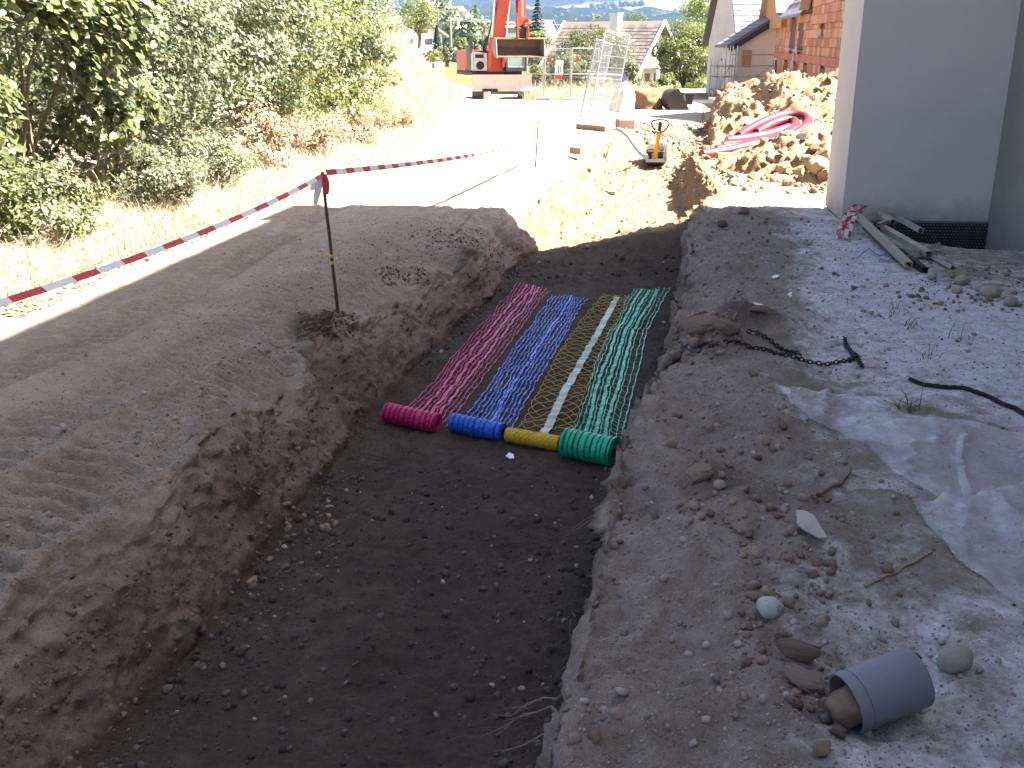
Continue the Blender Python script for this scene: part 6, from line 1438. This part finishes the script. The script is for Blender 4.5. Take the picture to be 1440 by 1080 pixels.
# scaffolding round its corner
sc = thing('scaffolding', 'galvanised tube scaffolding round the corner of the pale rendered house', 'scaffolding', (at(1030, 138, Y=50).x, 50.2, -1.6))
xs_ = [at(px, 100, Y=50).x - sc.location.x for px in (1005, 1015, 1026, 1036)]; xs_ += [xs_[-1] + 1.0, xs_[-1] + 2.4]
for yy in (-.1, .9):
    for i, x in enumerate(xs_[: 4 if yy else 6]):
        MB().tube([(x, yy, -.4), (x, yy, 3.0 if i > 1 else 2.3)], .032, 7).build('standard', M['galv'], sc)
for z in (.5, 1.0, 1.6, 2.1, 2.6):
    MB().tube([(xs_[0] if z < 2.2 else xs_[2], -.1, z), (xs_[-1], -.1, z)], .026, 6).build('ledger', M['galv'], sc)
    if z < 2.2: MB().tube([(xs_[0], .9, z), (xs_[3], .9, z)], .026, 6).build('ledger', M['galv'], sc)
for a, b_ in (((xs_[0], .5), (xs_[2], 2.1)), ((xs_[2], .5), (xs_[3] + .2, 2.6)), ((xs_[3], 1.0), (xs_[5], 2.6)), ((xs_[4], .1), (xs_[5], 1.6))): MB().tube([(a[0], -.14, a[1]), (b_[0], -.14, b_[1])], .024, 6).build('brace', M['galv'], sc)
for z in (.98, 2.08): MB().box(((xs_[0] + xs_[3]) / 2, .4, z), (xs_[3] - xs_[0], .9, .05)).build('deck_board', M['wood'], sc)
# tubes up the brick facade
for (px, y0, y1) in ((1097.5, 84, 120), (1126, 72, 120)):
    a_, za = fac(px, y0); _, zb_ = fac(px, y1); k = MB(); k.tube([(0, 0, zb_ - 1), (0, 0, za)], .035, 7); o = k.build('prop', M['galv'], None, label='galvanised prop standing against the brick house %s' % ('at its far end' if px < 1100 else 'between its upper windows and the heap'), category='prop', smooth=True)
    w_ = org + ay * a_ - axx * .25; o.location = (w_.x, w_.y, 0)
# concrete frame in front of the scaffolding
q = at(1004, 160, Y=41); k = thing('concrete_ledge', 'low concrete slab edge on a leg in front of the scaffolding', 'concrete ledge', (q.x, 41, q.z - .4))
wz_ = at(1046, 140, Y=41).x - q.x; hz_ = at(1004, 139, Y=41).z - q.z + .4
MB().box((wz_ / 2, .5, hz_ - .08), (wz_ + .1, 1.2, .16), bev=.015).build('slab', M['concrete'], k); MB().box((.1, 0, (hz_ - .165) / 2), (.22, .22, hz_ - .165)).build('leg', M['concrete'], k); MB().box((wz_ - .1, .6, (hz_ - .165) / 2), (.22, .22, hz_ - .165)).build('leg', M['concrete'], k)

# small houses further off
def cottage(px, pyb, Yd, w_, l_, h_, rh, psi_, label, roof='tile_grey', wall='house_white', nwin=2):
    p = at(px, pyb, Y=Yd); t = thing('small_house', label, 'house', (p.x, Yd, p.z), psi_)
    MB().prism([(-w_ / 2, -2), (w_ / 2, -2), (w_ / 2, h_), (0, h_ + rh - .15), (-w_ / 2, h_)], 'y', 0, l_).build('wall', M[wall], t)
    for sg_ in (-1, 1):
        b = MB(); e = sg_ * (w_ / 2 + .4); ze = h_ - .4 * rh / (w_ / 2)
        b.add([(0, -.4, h_ + rh), (0, l_ + .4, h_ + rh), (e, l_ + .4, ze), (e, -.4, ze), (0, -.4, h_ + rh - .2), (0, l_ + .4, h_ + rh - .2), (e, l_ + .4, ze - .2), (e, -.4, ze - .2)], [(0, 1, 2, 3), (7, 6, 5, 4), (0, 3, 7, 4), (1, 5, 6, 2), (3, 2, 6, 7)]); b.build('roof', M[roof], t)
    for i in range(nwin): MB().box(((i - (nwin - 1) / 2) * w_ * .4, -.01, h_ * .5), (w_ * .16, .06, h_ * .3)).build('window', M['dark_glass'], t)
    return t
cottage(590, 72, 88, 4.4, 6, 1.5, 1.3, R(35), 'white house with a pale grey roof beyond the end of the grassy bank')
cottage(648, 63, 190, 3.2, 6, 1.6, 1.3, R(-20), 'small white gabled house left of the excavator mirror', 'tile_brown')
cottage(776, 62, 230, 6, 8, 2.5, 2.5, R(60), 'pale house roof peeping out left of the big brown roof', 'tile_grey')
vill = [(608, 24, 620, 9, 12, 10, 2, 'white tower block among trees on the hillside'), (626, 36, 560, 9, 12, 5, 4, 'white hillside house left of the utility pole'), (642, 40, 520, 10, 12, 5, 4, 'pale hillside house right of the utility pole'), (652, 30, 650, 10, 12, 5, 4, 'hillside house below the woods, right of the pole top'), (660, 36, 600, 9, 12, 4, 4, 'hillside house close to the excavator boom'), (634, 22, 760, 9, 12, 5, 4, 'highest pale house on the hillside above the pole')]
for (px, py, Yd, w_, l_, h_, rh, lab) in vill:
    t = cottage(px, py, Yd, w_, l_, h_, rh, R(30 + px % 40), lab, 'tile_brown')
# utility pole and wires
pa_ = at(634, 66, Y=120); pt = at(634, 25, Y=120)
up_ = thing('utility_pole', 'pale utility pole with a crossarm left of the excavator', 'pole', (pa_.x, 120, pa_.z - 1))
MB().tube([(0, 0, 0), (0, 0, pt.z - pa_.z + 1)], [.16, .11], 8).build('shaft', M['pole_wood'], up_); MB().box((.2, 0, pt.z - pa_.z + .6), (1.5, .12, .12)).build('crossarm', M['pole_wood'], up_)
for i in range(3):
    a_ = Vector((pa_.x + .8 * (i - .6), 120, pt.z - .25 + .12 * i)); e_ = Vector((70, 165, a_.z + 3.2 - i * .9)); MB().tube([a_.lerp(e_, j / 24) + Vector((0, 0, -4 * 1.6 * (j / 24) * (1 - j / 24))) for j in range(25)], .022, 4).build('power_line', M['galv'], label=('lowest', 'middle', 'topmost')[i] + ' of the three power lines crossing in front of the hills', category='power line')

# ------------------------------------------------------------------ things standing about at the far end of the site
# dark parked car behind the fence, facing the track
c_ = at(862, 137, Y=57); ca = thing('parked_car', 'dark car parked behind the leaning fence panels', 'car', (c_.x, 57, plane(57) - .25), R(-8))
b = MB(); b.prism([(-.05, .35), (0, .75), (.9, .92), (3.3, .95), (4.0, .85), (4.05, .35)], 'x', -.85, .85); b.build('body', M['car_paint'], ca)
b = MB(); b.prism([(.95, .92), (1.65, 1.42), (3.0, 1.42), (3.6, .94)], 'x', -.72, .72); b.build('cabin', M['dark_glass'], ca)
b = MB(); b.prism([(1.6, 1.40), (1.7, 1.46), (2.95, 1.46), (3.05, 1.40)], 'x', -.70, .70); b.build('roof', M['car_paint'], ca)
for (x, y) in ((-.75, .7), (.75, .7), (-.75, 3.3), (.75, 3.3)): MB().tube([(x - .1, y, .32), (x + .1, y, .32)], .32, 16).build('wheel', M['rubber'], ca)
for x in (-.62, .62): MB().box((x, .0, .66), (.3, .06, .14)).build('headlight', M['machine_white'], ca)
MB().box((0, -.06, .5), (.5, .02, .11)).build('number_plate', M['sign_white'], ca)
def lump(name, label, cat, px, py, Yd, wpx, hpx, seed, mat, kind=None, peak=0.0, dep=None):
    p = at(px, py, Y=Yd); s_ = Yd * .97 / FPX; rx, h = wpx / 2 * s_, hpx * s_; bv, bf = ico(5)
    d = 1 + .22 * fbm(bv[:, 0] * 1.5 + seed, bv[:, 1] * 1.5, bv[:, 2] * 1.5, 5); v = bv * d[:, None]
    v = v * np.array([rx, dep or rx * .9, h]); v[:, 0] += peak * rx * np.clip(v[:, 2] / h, 0, 1); v[:, 2] = np.maximum(v[:, 2], -.1)
    return tag(link(name, np_mesh(name, v, bf, M[mat], True), None, (p.x, Yd, p.z)), label, cat, kind=kind)
lump('rubble_heap', 'pale rubble heap in full sun between the fence panels and the brown earth heap', 'heap', 872, 158, 37, 34, 36, 2, 'chalk_rock', peak=.45)
lump('earth_heap', 'rounded brown earth heap beyond the far end of the trench', 'heap', 914, 158, 40, 68, 37, 7, 'earth')
lump('earth_mound', 'low brown mound at the shaded step right of the plate compactor', 'heap', 948, 197, 25, 60, 14, 12, 'earth', dep=1.2)
q = at(944, 156, Y=39); bk = thing('steel_bucket', 'dark steel digger bucket lying beside the brown earth heap', 'bucket', (q.x + .15, 39, q.z), R(97)); bk.scale = (.9, .95, .95)
b = MB(); sec = [(-.46, .02)] + [(.05 + .43 * math.cos(a), .42 + .43 * math.sin(a)) for a in [R(-115 + 19 * i) for i in range(12)]]; inn = [(y * .93 - .01, .05 + z * .92) for y, z in sec][::-1]
b.prism(sec + inn, 'x', -.45, .45); b.build('shell', M['steel_dark'], bk, smooth=False)
for x in (-.47, .47): MB().prism(sec, 'x', x - .018, x + .018).build('side_plate', M['steel_dark'], bk)
for i in range(4): MB().box((-.36 + i * .24, -.50, .01), (.09, .16, .04)).build('tooth', M['steel_dark'], bk)
q = at(968, 148, Y=44); bn = thing('black_bin', 'small black bin on the shaded ground right of the steel bucket', 'bin', (q.x, 44, q.z - .05)); bn.scale = (.62, .62, .9)
b = MB(); b.prism([(-.2, 0), (.2, 0), (.28, .55), (-.28, .55)], 'y', -.22, .22); b.build('tub', M['black_plastic'], bn); MB().box((0, 0, .575), (.62, .5, .045), bev=.01).build('lid', M['black_plastic'], bn)
for sx in (-.18, .18): MB().tube([(sx - .03, .2, .06), (sx + .03, .2, .06)], .07, 10).build('wheel', M['rubber'], bn)
q = at(982, 145, Y=47); tag(MB().box((q.x, 47, q.z + .03), (1.6, 2.2, .10), (0, 0, .2), bev=.02).build('sunlit_ground', M['chalk_rock']), 'pale flat slab standing in for white sunlit ground by the foot of the scaffolding', 'ground_patch')  # pale slab added for white sunlit ground, the brightness put into its colour
M['pink_block'] = pmat('pink_block', (.30, .17, .14), (.23, .13, .105), 4, .9, .004, 40)
q = at(880, 188, Y=27); tag(MB().box((q.x, 27.2, q.z + .16), (.46, .4, .42), (0, 0, .1), bev=.03).build('concrete_block', M['pink_block']), 'square pinkish block at the trench edge behind the grey hose', 'block')

# ------------------------------------------------------------------ air
hb = MB(); hb.box((0, 2450, 285), (5600, 5300, 640)); hzo = hb.build('haze', None, kind='stuff')
hm = bpy.data.materials.new('air'); hm.use_nodes = True; N_ = hm.node_tree.nodes; N_.remove(N_['Principled BSDF'])
pv = N_.new('ShaderNodeVolumePrincipled'); pv.inputs['Color'].default_value = (.36, .55, 1.0, 1); pv.inputs['Density'].default_value = .00008; pv.inputs['Anisotropy'].default_value = .2
hm.node_tree.links.new(pv.outputs[0], N_['Material Output'].inputs['Volume']); hzo.data.materials.clear(); hzo.data.materials.append(hm)
